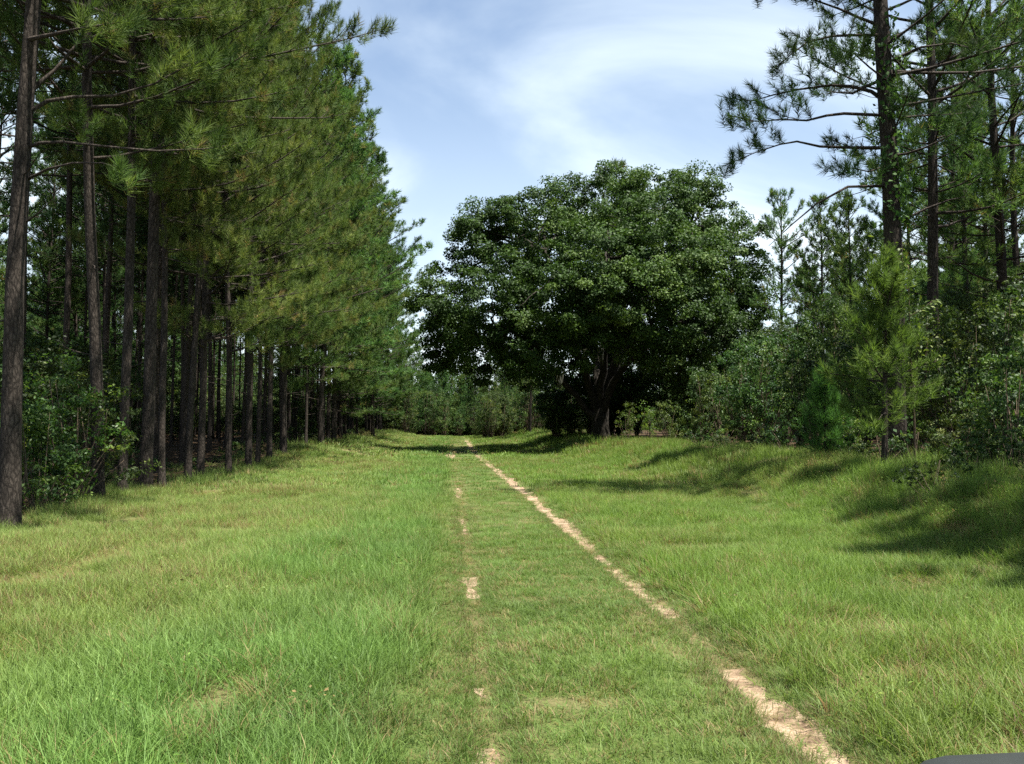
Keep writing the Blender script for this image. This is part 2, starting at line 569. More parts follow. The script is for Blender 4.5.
def build_ground():
    xs = axis([(-700, -60, 40), (-60, -14, 2), (-14, -5, 0.4), (-5, 5, 0.1), (5, 14, 0.3), (14, 60, 2), (60, 700.1, 40)])
    ys = axis([(-300, -10, 20), (-10, 3, 1), (3, 14, 0.1), (14, 30, 0.25), (30, 130, 1.0), (130, 200, 5), (200, 1200.1, 50)])
    X, Y = np.meshgrid(xs, ys)
    Z = ground_h(X, Y)
    nx, ny = len(xs), len(ys)
    mb = MB()
    i = np.arange(ny - 1)[:, None] * nx + np.arange(nx - 1)[None, :]
    q = np.stack([i, i + 1, i + nx + 1, i + nx], -1).reshape(-1, 4)
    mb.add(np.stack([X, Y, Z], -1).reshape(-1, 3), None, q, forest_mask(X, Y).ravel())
    m, nt, out = new_mat('ground_turf')
    L = nt.links
    a = N(nt, 'Attribute', attribute_name='tint')
    b = N(nt, 'Attribute', attribute_name='worn')
    tc = N(nt, 'TexCoord')
    n1 = N(nt, 'TexNoise', Scale=1.2, Detail=8.0, Roughness=0.7)
    n2 = N(nt, 'TexNoise', Scale=28.0, Detail=5.0, Roughness=0.7)
    n3 = N(nt, 'TexNoise', Scale=7.0, Detail=6.0, Roughness=0.7)
    for n in (n1, n2, n3):
        L.new(tc.outputs['Object'], n.inputs['Vector'])
    g = ramp(nt, [(0.3, (0.035, 0.060, 0.014)), (0.55, (0.062, 0.092, 0.022)), (0.75, (0.12, 0.11, 0.04))])
    L.new(n2.outputs['Fac'], g.inputs['Fac'])
    dry = ramp(nt, [(0.3, (0.07, 0.06, 0.025)), (0.5, (0.13, 0.10, 0.05)), (0.7, (0.19, 0.14, 0.08))])
    L.new(n2.outputs['Fac'], dry.inputs['Fac'])
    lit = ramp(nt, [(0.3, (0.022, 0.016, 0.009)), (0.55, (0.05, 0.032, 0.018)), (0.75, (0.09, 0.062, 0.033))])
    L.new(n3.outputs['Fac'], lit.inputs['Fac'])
    m1 = N(nt, 'MixRGB')
    wn = N(nt, 'Math', operation='MULTIPLY_ADD')
    wn.inputs[1].default_value = 0.9
    L.new(b.outputs['Fac'], wn.inputs[0])
    ws = N(nt, 'MapRange')
    ws.inputs['From Min'].default_value = 0.42
    ws.inputs['From Max'].default_value = 0.7
    ws.inputs['To Min'].default_value = 0
    ws.inputs['To Max'].default_value = 0.25
    L.new(n1.outputs['Fac'], ws.inputs['Value'])
    L.new(ws.outputs[0], wn.inputs[2])
    L.new(wn.outputs[0], m1.inputs['Fac'])
    L.new(g.outputs[0], m1.inputs[1])
    L.new(dry.outputs[0], m1.inputs[2])
    m2 = N(nt, 'MixRGB')
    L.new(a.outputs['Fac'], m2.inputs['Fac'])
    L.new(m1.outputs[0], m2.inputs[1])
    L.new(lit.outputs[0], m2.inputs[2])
    p = N(nt, 'BsdfPrincipled', Roughness=0.95)
    p.inputs['Specular IOR Level'].default_value = 0.1
    L.new(m2.outputs[0], p.inputs['Base Color'])
    bp = N(nt, 'Bump', Strength=0.6, Distance=0.03)
    L.new(n2.outputs['Fac'], bp.inputs['Height'])
    L.new(bp.outputs[0], p.inputs['Normal'])
    L.new(p.outputs[0], out.inputs['Surface'])
    me = mb.mesh('ground', m, True)
    w = me.attributes.new('worn', 'FLOAT', 'POINT')
    w.data.foreach_set('value', bare(X, Y).ravel().astype(np.float32))
    tag(link('ground', me), kind='structure')


def build_tracks():
    m, nt, out = new_mat('sand')
    L = nt.links
    tc = N(nt, 'TexCoord')
    n1 = N(nt, 'TexNoise', Scale=5.5, Detail=9.0, Roughness=0.72)
    n2 = N(nt, 'TexNoise', Scale=60.0, Detail=4.0, Roughness=0.7)
    for n in (n1, n2):
        L.new(tc.outputs['Object'], n.inputs['Vector'])
    c = ramp(nt, [(0.36, (0.085, 0.06, 0.036)), (0.47, (0.21, 0.15, 0.096)), (0.57, (0.31, 0.232, 0.156)), (0.74, (0.40, 0.315, 0.225))])
    L.new(n1.outputs['Fac'], c.inputs['Fac'])
    c2 = ramp(nt, [(0.35, (0.6, 0.55, 0.5)), (0.6, (1.1, 1.1, 1.1))])
    L.new(n2.outputs['Fac'], c2.inputs['Fac'])
    mx = N(nt, 'MixRGB', blend_type='MULTIPLY', Fac=0.7)
    L.new(c.outputs[0], mx.inputs[1])
    L.new(c2.outputs[0], mx.inputs[2])
    p = N(nt, 'BsdfPrincipled', Roughness=0.95)
    p.inputs['Specular IOR Level'].default_value = 0.1
    L.new(mx.outputs[0], p.inputs['Base Color'])
    bp = N(nt, 'Bump', Strength=0.8, Distance=0.015)
    L.new(n2.outputs['Fac'], bp.inputs['Height'])
    L.new(bp.outputs[0], p.inputs['Normal'])
    L.new(p.outputs[0], out.inputs['Surface'])
    for xc, wf, sd in ((track_r, sand_right, 31), (track_l, sand_left, 41)):
        Y = np.concatenate([np.arange(2.0, 16, 0.035), np.arange(16, 50, 0.12), np.arange(50, 118, 0.4)])
        c0 = xc(Y) + 0.07 * (value_noise(Y * 0 + 1, Y, 0.9, sd) - 0.5)
        hw = wf(Y)
        jag = 0.11 + 0.0 * Y
        l = c0 - hw - (value_noise(Y * 0 + 2, Y, 0.13, sd + 1) - 0.5) * jag - (value_noise(Y * 0 + 2, Y, 0.5, sd + 3) - .5) * .1
        r = c0 + hw + (value_noise(Y * 0 + 4, Y, 0.13, sd + 2) - 0.5) * jag + (value_noise(Y * 0 + 4, Y, 0.5, sd + 4) - .5) * .1
        on = (hw > 0.012) & (r - l > 0.015)
        mb = MB()
        cols = 5
        f = np.linspace(0, 1, cols)
        X = l[:, None] * (1 - f) + r[:, None] * f
        YY = np.repeat(Y[:, None], cols, 1)
        Z = ground_h(X, YY) + 0.004 + 0.004 * (value_noise(X, YY, 0.12, 77) - 0.3)
        k = np.arange(len(Y) - 1)[on[:-1] & on[1:]]
        i = k[:, None] * cols + np.arange(cols - 1)[None, :]
        q = np.stack([i, i + 1, i + cols + 1, i + cols], -1).reshape(-1, 4)
        mb.add(np.stack([X, YY, Z], -1).reshape(-1, 3), None, q)
        tag(link('dirt_track', mb.mesh('dirt_track', m, True)), kind='structure')


# ------------------------------------------------------------------ scatter (stuff)
def scatter(name, P, S, Rz, idx, colr, protos, label, cat, tilt=None):
    pc = bpy.data.collections.new(name + '_kinds')      # not linked to the scene
    for k, me in enumerate(protos):
        o = bpy.data.objects.new('%s_kind_%02d' % (name, k), me)
        pc.objects.link(o)
    me = bpy.data.meshes.new(name)
    me.vertices.add(len(P))
    me.vertices.foreach_set('co', np.asarray(P, np.float32).ravel())
    n = len(P)
    me.attributes.new('sc', 'FLOAT_VECTOR', 'POINT').data.foreach_set('vector', np.asarray(S, np.float32).ravel())
    rot = np.zeros((n, 3), np.float32)
    if tilt is not None:
        rot[:, :2] = tilt
    rot[:, 2] = Rz
    me.attributes.new('rot', 'FLOAT_VECTOR', 'POINT').data.foreach_set('vector', rot.ravel())
    me.attributes.new('idx', 'INT', 'POINT').data.foreach_set('value', np.asarray(idx, np.int32))
    c4 = np.ones((n, 4), np.float32)
    c4[:, :3] = colr
    me.attributes.new('icol', 'FLOAT_COLOR', 'POINT').data.foreach_set('color', c4.ravel())
    o = link(name, me)
    ng = bpy.data.node_groups.new(name + '_scatter', 'GeometryNodeTree')
    ng.interface.new_socket('Geometry', in_out='INPUT', socket_type='NodeSocketGeometry')
    ng.interface.new_socket('Geometry', in_out='OUTPUT', socket_type='NodeSocketGeometry')
    nd, L = ng.nodes, ng.links
    gi, go = nd.new('NodeGroupInput'), nd.new('NodeGroupOutput')
    ci = nd.new('GeometryNodeCollectionInfo')
    ci.inputs['Collection'].default_value = pc
    ci.inputs['Separate Children'].default_value = True
    ci.inputs['Reset Children'].default_value = True
    ip = nd.new('GeometryNodeInstanceOnPoints')
    ip.inputs['Pick Instance'].default_value = True

    def named(nm, typ):
        a = nd.new('GeometryNodeInputNamedAttribute')
        a.data_type = typ
        a.inputs['Name'].default_value = nm
        return a.outputs['Attribute']
    L.new(gi.outputs[0], ip.inputs['Points'])
    L.new(ci.outputs[0], ip.inputs['Instance'])
    L.new(named('idx', 'INT'), ip.inputs['Instance Index'])
    e2r = nd.new('FunctionNodeEulerToRotation')
    L.new(named('rot', 'FLOAT_VECTOR'), e2r.inputs[0])
    L.new(e2r.outputs[0], ip.inputs['Rotation'])
    L.new(named('sc', 'FLOAT_VECTOR'), ip.inputs['Scale'])
    L.new(ip.outputs[0], go.inputs[0])
    md = o.modifiers.new('scatter', 'NODES')
    md.node_group = ng
    tag(o, label, cat, kind='stuff')
    return o


def blade_clump(seed, n=36, rad=0.11, h=(0.16, 0.34), w=0.005, lean=0.55, seeds=0, seg=3):
    rng = np.random.default_rng(seed)
    mb = MB()
    a = rng.uniform(0, 6.28, n)
    rr = rad * np.sqrt(rng.random(n))
    B = np.stack([np.cos(a) * rr, np.sin(a) * rr, np.full(n, -0.02)], 1)
    la = a + rng.normal(0, 1.0, n)
    d = np.stack([np.cos(la), np.sin(la), 0 * la], 1)
    H = rng.uniform(h[0], h[1], n)
    le = np.abs(rng.normal(lean, 0.3, n))
    sa = la + math.pi / 2 + rng.normal(0, 0.5, n)
    s = np.stack([np.cos(sa), np.sin(sa), 0 * sa], 1)
    W = w * rng.uniform(0.7, 1.4, n)
    tn = np.clip(rng.normal(0.5, 0.22, n), 0, 1)
    vs, ts = [], []
    for k in range(seg):
        t = k / seg
        c = B + np.array([0, 0, 1.0]) * (H * (t - 0.25 * le * t * t))[:, None] + d * (H * le * t ** 1.8)[:, None]
        wk = (W * (1 - 0.55 * t))[:, None]
        vs += [c - s * wk * 0.5, c + s * wk * 0.5]
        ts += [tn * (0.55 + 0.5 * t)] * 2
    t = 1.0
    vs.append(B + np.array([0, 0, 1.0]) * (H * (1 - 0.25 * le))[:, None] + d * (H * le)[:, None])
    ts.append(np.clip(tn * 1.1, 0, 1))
    V = np.stack(vs, 1).reshape(-1, 3)
    Tt = np.stack(ts, 1).reshape(-1)
    kv = 2 * seg + 1
    b0 = np.arange(n)[:, None] * kv
    q = np.concatenate([np.concatenate([b0 + 2 * k, b0 + 2 * k + 1, b0 + 2 * k + 3, b0 + 2 * k + 2], 1) for k in range(seg - 1)]) \
        if seg > 1 else None
    k = seg - 1
    tri = np.concatenate([b0 + 2 * k, b0 + 2 * k + 1, b0 + 2 * k + 2], 1)
    mb.add(V, tri, q, np.clip(Tt, 0, 1))
    return mb.mesh('grass_clump', M['grass'])


def weed_clump(seed, n=40, h=0.16, rad=0.12, leaf=0.03):
    rng = np.random.default_rng(seed)
    mb = MB()
    P = np.stack([rng.normal(0, rad * 0.6, n), rng.normal(0, rad * 0.6, n), rng.uniform(0.02, h, n)], 1)
    leaves(mb, P, rng, leaf, 0.45, np.clip(rng.normal(.55, .2, n), 0, 1), 0.7)
    return mb.mesh('weed_clump', M['grass'])


def build_grass():
    rng = np.random.default_rng(99)
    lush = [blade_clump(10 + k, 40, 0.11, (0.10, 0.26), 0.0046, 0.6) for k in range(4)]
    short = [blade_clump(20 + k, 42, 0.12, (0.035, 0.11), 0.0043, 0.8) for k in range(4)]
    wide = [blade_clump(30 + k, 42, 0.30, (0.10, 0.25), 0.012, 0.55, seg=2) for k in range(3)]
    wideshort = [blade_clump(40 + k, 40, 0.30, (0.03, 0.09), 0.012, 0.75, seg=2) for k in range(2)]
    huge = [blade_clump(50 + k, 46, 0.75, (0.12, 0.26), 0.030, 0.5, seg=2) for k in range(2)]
    weed = [weed_clump(60 + k) for k in range(2)]
    protos = lush + short + wide + wideshort + huge + weed
    iL, iS, iW, iWS, iH, iD = 0, 4, 8, 11, 13, 15
    Ps, Ss, Ids, Cs = [], [], [], []

    def zone(n, y0, y1, power, kind, marg=1.5):
        # sample in the wedge the camera can see (plus a margin at both sides), denser when near
        u = rng.random(n)
        if power == 1:
            Y = np.sqrt(y0 ** 2 + (y1 ** 2 - y0 ** 2) * u)
        else:
            Y = y0 + (y1 - y0) * u
        xl = np.maximum(-0.52 * Y - marg, -11.5)
        xr = np.minimum(0.66 * Y + marg, 14.0)
        X = xl + (xr - xl) * rng.random(n)
        fm = forest_mask(X, Y)
        keep = rng.random(n) > fm * 0.93
        X, Y, fm = X[keep], Y[keep], fm[keep]
        bw = bare(X, Y)
        dr, dl = np.abs(X - track_r(Y)), np.abs(X - track_l(Y))
        gr = (0.0, 0.13, 0.40)[kind]
        insand = ((dr < sand_right(Y) * .95 + gr * (sand_right(Y) > 0)) | (dl < sand_left(Y) * 0.85 + gr * (sand_left(Y) > 0))) & (rng.random(len(X)) < .90)
        keep = (rng.random(len(X)) > bw * np.where((X > -.4) & (X < 2.3), 0.4, 0.6)) & ~insand
        X, Y, fm, bw, dr, dl = [a[keep] for a in (X, Y, fm, bw, dr, dl)]
        m = len(X)
        lane = sst(-0.55, -0.15, X) * sst(2.45, 2.0, X)
        ew = 0.9 * (value_noise(X, Y, 0.8, 54) - .5) + 0.7 * (value_noise(X, Y, 2.2, 55) - .5)
        strip = sst(-2.9, -1.3, X + ew) * sst(0.0, -0.6, X + .5 * ew)
        left = sst(-1.5, -2.6, X + ew)
        right = sst(2.0, 2.6, X)
        edge = np.maximum(sst(-6.2, -7.6, X), sst(6.0, 8.0, X))
        n1, n2, n3 = value_noise(X, Y, 1.6, 51), value_noise(X, Y, 0.45, 52), value_noise(X, Y, 4.0, 53)
        c_lane = np.array([0.108, 0.175, 0.038])
        c_strip = np.array([0.126, 0.218, 0.051])
        c_left = np.array([0.160, 0.230, 0.058])
        c_right = np.array([0.124, 0.198, 0.038])
        c = c_lane * lane[:, None] + c_strip * (strip * (1 - lane))[:, None]
        rest = np.clip(1 - lane - strip * (1 - lane), 0, 1)
        c = c + rest[:, None] * np.where(X[:, None] < 0, c_left, c_right)
        dryc = np.array([0.24, 0.185, 0.085])
        redc = np.array([0.17, 0.105, 0.055])
        pd = 0.06 + 0.16 * left * sst(.4, .75, n1) + 0.08 * right * sst(.4, .8, n1) + 0.4 * bw + 0.06 * lane
        isd = rng.random(m) < pd
        isr = rng.random(m) < (0.12 * left + .05 * right) * sst(.5, .8, n3)
        c = c * (0.74 + 0.36 * n1 + 0.24 * n2)[:, None]
        yel = (sst(.35, .8, n3) * 0.22)[:, None]
        c = c * (1 - yel) + yel * np.array([0.20, 0.22, 0.065])
        c = np.where(isd[:, None], dryc * rng.uniform(.7, 1.2, (m, 1)), c)
        c = np.where(isr[:, None], redc * rng.uniform(.7, 1.3, (m, 1)), c)
        c = c * rng.uniform(0.82, 1.18, (m, 1))
        hz = 0.9 * (1 - lane) + lane * 0.95
        hz = hz * (0.75 + 0.55 * n1) * (1 + 1.5 * edge * n2) * (1 - 0.7 * bw) * np.where(strip > .5, 1.0, .88)
        short_ = rng.random(m) < lane
        w_ = rng.random(m)
        if kind == 0:
            i = np.where(short_, iS + rng.integers(0, 4, m), iL + rng.integers(0, 4, m))
            i = np.where((w_ < 0.012 + .16 * edge * (X > 0)) & ~short_, iD + rng.integers(0, 2, m), i)
            s = 1.0
        elif kind == 1:
            i = np.where(short_, iWS + rng.integers(0, 2, m), iW + rng.integers(0, 3, m))
            s = 1.0
        else:
            i = iH + rng.integers(0, 2, m)
            hz = hz * np.where(short_, 0.45, 1.0)
            s = 1.0
        sx = s * rng.uniform(0.8, 1.25, m)
        Ps.append(np.stack([X, Y, ground_h(X, Y) - 0.005], 1))
        Ss.append(np.stack([sx, sx, hz * rng.uniform(.75, 1.25, m)], 1))
        Ids.append(i)
        Cs.append(c)

    zone(26000, 3.6, 14, 1, 0)
    zone(19000, 13, 24, 1, 0)
    zone(15000, 22, 50, 1, 1)
    zone(8000, 46, 124, 1, 2)
    # short tufts creeping over the edges of the sand
    for xc, wf in ((track_r, sand_right), (track_l, sand_left)):
        m = 2200
        Y = 3.8 + 16 * rng.random(m) ** 1.7
        sd = np.where(rng.random(m) < .5, -1, 1)
        X = xc(Y) + sd * (np.maximum(wf(Y), .03) + rng.normal(.10, .045, m))
        Ps.append(np.stack([X, Y, ground_h(X, Y) - .004], 1))
        q = rng.uniform(.35, .75, m)
        Ss.append(np.stack([q, q, rng.uniform(.35, 1.0, m)], 1))
        Ids.append(iS + rng.integers(0, 4, m))
        cc = np.where(rng.random((m, 1)) < .25, np.array([.2, .16, .08]), np.array([.12, .19, .045]))
        Cs.append(cc * rng.uniform(.7, 1.2, (m, 1)))
    P, S, I, C = map(np.concatenate, (Ps, Ss, Ids, Cs))
    n = len(P)
    tl = rng.normal(0, 0.1, (n, 2))
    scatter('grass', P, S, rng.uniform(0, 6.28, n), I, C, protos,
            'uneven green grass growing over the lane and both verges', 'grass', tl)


# ------------------------------------------------------------------ pines on the left
def build_left():
    edge = [pine(101 + k, H=[25.5, 24, 26.5, 25][k], r0=[.125, .09, .135, .10][k], cb=[9, 9, 10, 10][k], cb_edge=[4.8, 4.3, 8.3, 7.6][k],
                 cr=[4.6, 4.3, 4.9, 4.2][k], mat='needle_olive', nn=52, nw=0.012, every=.27, ntuft=4, whorl=.9, per=5, drop=.14, lean=[(0.004, 0), (-.003, .004), (0.008, -.003), (0.0, 0.003)][k])
            for k in range(4)]
    edgef = [pine(121 + k, H=[25.5, 24.5, 26.5][k], r0=0.11, cb=8.5, cb_edge=[3.4, 4.8, 2.8][k], cr=[4.4, 4.1, 4.8][k],
                  mat='needle_green', nn=18, nw=0.036, ln=(.22, .34), ntuft=4, every=.34, whorl=.9, per=5, drop=.14) for k in range(3)]
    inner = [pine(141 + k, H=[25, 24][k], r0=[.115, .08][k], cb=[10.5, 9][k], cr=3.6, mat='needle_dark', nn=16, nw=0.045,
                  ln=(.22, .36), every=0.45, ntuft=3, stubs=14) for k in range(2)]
    rng = np.random.default_rng(5)
    # nearest pine of the edge row, with its own low branches
    hx, hy = at(8, 525, 15.6)[0], 15.6
    hero = pine(161, H=24, r0=.15, cb=9.6, cb_edge=9.0, cr=4.4, mat='needle_olive', nn=50, nw=0.0105, every=.28, ntuft=4, whorl=.9, per=5, lean=(0.02, 0.0), stubs=5)
    h = plant('pine_tree', hero, (hx, hy, gz(hx, hy)), 'nearest left pine, thick rough trunk at the left photo edge, long bare lower branches',
              'pine tree', 'pines on the left', tilt=0, wide=-1)
    tr = h.children[0]
    specs = [([(27, 95), (40, 82), (55, 70), (77, 44), (110, 29), (140, 14)], 0.05, 0.6, 0.75),
             ([(27, 113), (48, 101), (73, 97), (113, 96), (154, 84), (183, 68), (214, 56)], 0.042, 0.2, 0.6),
             ([(26, 148), (40, 143), (62, 142), (110, 147), (157, 151), (205, 149), (238, 144)], 0.035, -0.6, 0.7),
             ([(28, 179), (48, 169), (73, 163), (102, 163), (128, 170)], 0.028, -1.1, 0.85),
             ([(26, 40), (55, 34), (77, 29), (120, 22)], 0.045, -1.2, 0.55),
             ([(26, 222), (40, 212), (52, 200)], 0.02, -0.7, 2.0)]
    base = np.array([hx, hy, gz(hx, hy)])
    for pts, r, dy, st in specs:
        w, fo = MB(), MB()
        n = len(pts)
        path = np.array([at(px, py, hy + dy * k / (n - 1)) for k, (px, py) in enumerate(pts)]) - base
        tf, dr = [], []
        dress(path, w, rng, r, tf, dr, 0.26, st, 0.5, 4)
        b = link('branch', w.mesh('pine_branch', M['bark'], True), h)
        if st < 1.5:
            needles(fo, np.array(tf), np.array(dr), rng, 52, (.17, .29), .0105)
            link('needles', fo.mesh('branch_needles', M['needle_olive']), b)
    # edge row: (pixel of the trunk foot, distance)
    row1 = [(99, 20.9), (124, 22.6), (146, 24.4), (163, 25.8), (189, 28.3), (201, 30.6), (229, 33.4), (249, 36.4), (258, 38.5),
            (270, 41.2), (284, 44.5), (306, 50.5)]
    lab1 = ['straight dark pine right of the leafy thicket, second tree of the left edge row',
            'dark pine close right of the second edge pine, its trunk in deep shade',
            'slim shaded pine, fourth tree along the left grass edge',
            'dark slim pine standing just left of a pair of leaning pale trunks',
            'pine trunk with pale grey lower bark, left of a touching pair at the grass edge',
            'pine with a slightly bent pale trunk, right of a close pair at the grass edge',
            'pine with a paler lit trunk leaning a little right, halfway along the near edge row',
            'pine trunk straight and dark where the shadow on the left verge ends',
            'dark slender pine just behind the pine where the verge shadow ends',
            'pine half hidden among dark trunks, under the lowest drooping yellowish crown',
            'thin dark pine left of the lone pale trunk in the left tree line',
            'lone pale brown pine trunk standing forward at the bend of the left tree line']
    for k, ((px, Y), lb) in enumerate(zip(row1, lab1)):
        X = at_x(px, Y)
        e = edge[(2, 3, 2, 3)[k] if k < 4 else (0, 1, 0, 1, 3)[k % 5]]
        plant('pine_tree', e, (X, Y, gz(X, Y)), lb, 'pine tree', 'pines on the left', rng.normal(0, 0.35), rng.uniform(.82, 1.1), wide=-.04)
    g = 'pines on the left'
    X = -8.6
    plant('pine_tree', edge[2], (X, 12.0, gz(X, 12)), 'pine standing left of the photo edge, only needle sprays reaching in', 'pine tree', g, .2, 1)
    for k, Y in enumerate([47.5, 54, 57.5, 61, 65, 69, 73, 77, 81, 85, 89, 93, 97, 101, 105.5, 110]):
        X = -8.1 + rng.normal(0, .55)
        plant('pine_tree', edgef[k % 3], (X, Y, gz(X, Y)), 'dense green pine along the far half of the left tree line', 'pine tree',
              g, rng.normal(0, .5), rng.uniform(.82, 1.06), wide=.22)
    # inner rows
    for r, X0 in enumerate([-11.2, -14.2, -17.3, -20.5, -23.8]):
        Y = 2.05 * abs(X0) - 1 + rng.uniform(0, 2)
        while Y < (112 if r < 3 else 95):
            X = X0 + rng.normal(0, .35)
            px = 452 + X / Y * F
            ok = not (22 < px < 93)
            if ok and not (-25 < px < 93 and Y < 40) and rng.random() > 0.16:
                plant('pine_tree', inner[int(rng.integers(2))], (X, Y, gz(X, Y)), 'slim dark pine deep inside the left pine stand', 'pine tree',
                      g, rng.uniform(0, 6.28), rng.uniform(.92, 1.06))
            Y += (3.0 if r < 2 else 4.2) * rng.uniform(.8, 1.2)
    # paler trunks seen through the opening behind the nearest pine
    for px, Y, lb in ((20, 27, 'slim pine close behind the nearest left pine, lit grey trunk'),
                      (61, 33, 'grey lit pine trunk standing in the bright opening left of the dark edge row'),
                      (44, 58, 'small far pine glimpsed low in the bright left opening'),
                      (78, 62, 'far pine at the right side of the bright left opening')):
        X = at_x(px, Y)
        plant('pine_tree', inner[0] if Y < 50 else edgef[1], (X, Y, gz(X, Y)), lb, 'pine tree', g, rng.uniform(0, 6), .9 if Y > 50 else 1)


# ------------------------------------------------------------------ pines on the right
def build_right():
    rng = np.random.default_rng(17)
    g = 'pines on the right'
    hy = 21.5
    hx = at_x(895, hy)
    base = np.array([hx, hy, gz(hx, hy)])
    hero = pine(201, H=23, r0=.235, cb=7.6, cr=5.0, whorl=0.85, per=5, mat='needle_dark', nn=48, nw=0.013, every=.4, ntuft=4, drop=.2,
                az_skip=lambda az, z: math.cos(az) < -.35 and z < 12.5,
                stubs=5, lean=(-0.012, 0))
    h = plant('pine_tree', hero, base, 'big dark pine on the right with ivy on its trunk, long limbs reaching left', 'pine tree', g, tilt=0, wide=-1)
    specs = [([(886, 104), (870, 92), (850, 87), (830, 86), (799, 90), (775, 95), (751, 102), (722, 98)], .055, .8, .42),
             ([(887, 116), (843, 114), (826, 116), (806, 121), (782, 120), (755, 122), (730, 116)], .045, -1.0, .5),
             ([(888, 148), (850, 148), (819, 147), (796, 142), (779, 145), (755, 153), (724, 166)], .045, .3, .62),
             ([(884, 36), (850, 36), (830, 37), (806, 43), (789, 56), (775, 68)], .045, -.8, .35),
             ([(882, 28), (856, 18), (838, 10), (815, 2), (790, -8), (760, -6)], .045, .6, .3),
             ([(889, 186), (847, 187), (816, 204), (792, 224), (768, 246)], .04, -1.4, 2.0),
             ([(893, 60), (920, 48), (950, 44), (975, 50)], .045, -1.2, .4),
             ([(894, 225), (925, 209), (949, 200), (964, 197)], .04, -.6, 2.0),
             ([(890, 85), (868, 68), (850, 52), (838, 60)], .03, -2.0, .4),
             ([(889, 165), (868, 172), (850, 168), (838, 175)], .025, -1.5, .4)]
    for pts, r, dy, st in specs:
        w, fo = MB(), MB()
        n = len(pts)
        path = np.array([at(px, py, hy + dy * k / (n - 1)) for k, (px, py) in enumerate(pts)]) - base
        tf, dr = [], []
        dress(path, w, rng, r, tf, dr, 0.30, st, 0.42, 4)
        b = link('branch', w.mesh('pine_branch', M['bark'], True), h)
        if st < 1.5:
            needles(fo, np.array(tf), np.array(dr), rng, 64, (.16, .28), .012)
            link('needles', fo.mesh('branch_needles', M['needle_dark']), b)
    # ivy
    vm = MB()
    K = 1500
    z = rng.uniform(0.5, 11, K)
    dens = value_noise(z, z * 0, 0.9, 71)
    k = rng.random(K) < sst(.3, .7, dens) * (0.5 + 0.5 * sst(3.5, 5.5, z))
    z = z[k]
    a = rng.normal(-0.9, 0.9, len(z))
    rr = .27 * (1 - z / 23) ** .7 + rng.uniform(.02, .2, len(z)) + .18 * sst(4.5, 5.6, z) * sst(7.2, 6.2, z) * rng.random(len(z))
    P = np.stack([np.cos(a) * rr - .012 * z, np.sin(a) * rr, z], 1)
    leaves(vm, P, rng, .13, .75, None, .2, np.stack([np.cos(a), np.sin(a), 0 * a], 1))
    link('ivy', vm.mesh('ivy', M['vine_leaf']), h)

    old = [pine(211 + k, H=[22, 24, 21][k], r0=[.17, .16, .14][k], cb=[6.0, 6.5, 4.5][k], cr=[4.4, 4.0, 4.2][k], per=5, whorl=.95, mat='needle_green',
                nn=26, nw=.026, ln=(.2, .3), every=.36, ntuft=4, drop=.3, stubs=12) for k in range(3)]
    far = [pine(221 + k, H=[20, 17][k], r0=.13, cb=[5, 3.5][k], cr=[3.5, 3.2][k], mat='needle_green', nn=16, nw=.048, ln=(.24, .38),
                every=.5, ntuft=3, drop=.15) for k in range(2)]
    trees = [(937, 28, old[1], 'tall slim pine right of the ivy pine, brown plated trunk lit at mid height', .4, 1.12),
             (1003, 30, old[0], 'straight pine near the right photo edge with bark showing up to its crown', 2.2, .95),
             (970, 39, old[2], 'thin dark pine behind, between the slim lit pine and the right edge pine', 1.2, 1),
             (958, 47, old[1], 'farther thin pine just right of the slim lit pine', 4, .95),
             (988, 44, old[2], 'farther thin pine just left of the right edge pine', 5.2, 1),
             (1022, 36, old[1], 'pine half cut by the right photo edge', 3, .9),
             (912, 52, old[0], 'pine standing well behind the ivy pine', 2.5, .9)]
    for px, Y, me, lb, rz, sc in trees:
        X = at_x(px, Y)
        plant('pine_tree', me, (X, Y, gz(X, Y)), lb, 'pine tree', g, rz, sc)
    # off to the right of the frame: they cast the shade on the right verge
    for X, Y, me, rz, lb in ((12.0, 7.6, old[0], 1, 'nearest right pine, outside the photo, shading the right verge'),
                             (18.5, 11.0, old[1], 2, 'pine standing beyond the right photo edge'),
                             (14.4, 13.2, old[2], 5, 'pine standing beyond the right photo edge'),
                             (12.6, 10.2, old[2], 3, 'pine standing beyond the right photo edge'),
                             (19.5, 17.0, old[0], 3, 'pine standing beyond the right photo edge'),
                             (19.5, 22.0, old[2], 4, 'pine standing beyond the right photo edge'),
                             (22.0, 27.0, old[0], 5, 'pine standing beyond the right photo edge'),
                             (27.0, 37.0, old[1], 2, 'pine standing beyond the right photo edge')):
        plant('pine_tree', me, (X, Y, gz(X, Y)), lb, 'pine tree', g, rz, .95)
    # slender pine in the gap beside the oak, and its neighbours
    slim = pine(231, H=17.2, r0=.14, cb=6.5, cr=3.5, whorl=.75, per=4, mat='needle_green', nn=22, nw=.036, ln=(.22, .34), every=.42, ntuft=3, drop=.2)
    X = at_x(783, 62)
    plant('pine_tree', slim, (X, 62, gz(X, 62)), 'slender pale pine alone against the sky right of the oak', 'pine tree', g)
    for px, Y, k, sc, lb in ((826, 60, 0, .82, 'loose crowned pine between the slender pine and the ivy pine'),
                             (852, 54, 1, .9, 'mid green pine just left of the ivy pine trunk'),
                             (846, 80, 0, .9, 'hazier far pine seen left of the ivy pine'),
                             (806, 84, 1, .95, 'far low pine right beside the slender pine'),
                             (872, 66, 0, .8, 'far pine seen just left of the ivy pine foot')):
        X = at_x(px, Y)
        plant('pine_tree', far[k], (X, Y, gz(X, Y)), lb, 'pine tree', g, rng.uniform(0, 6), sc)
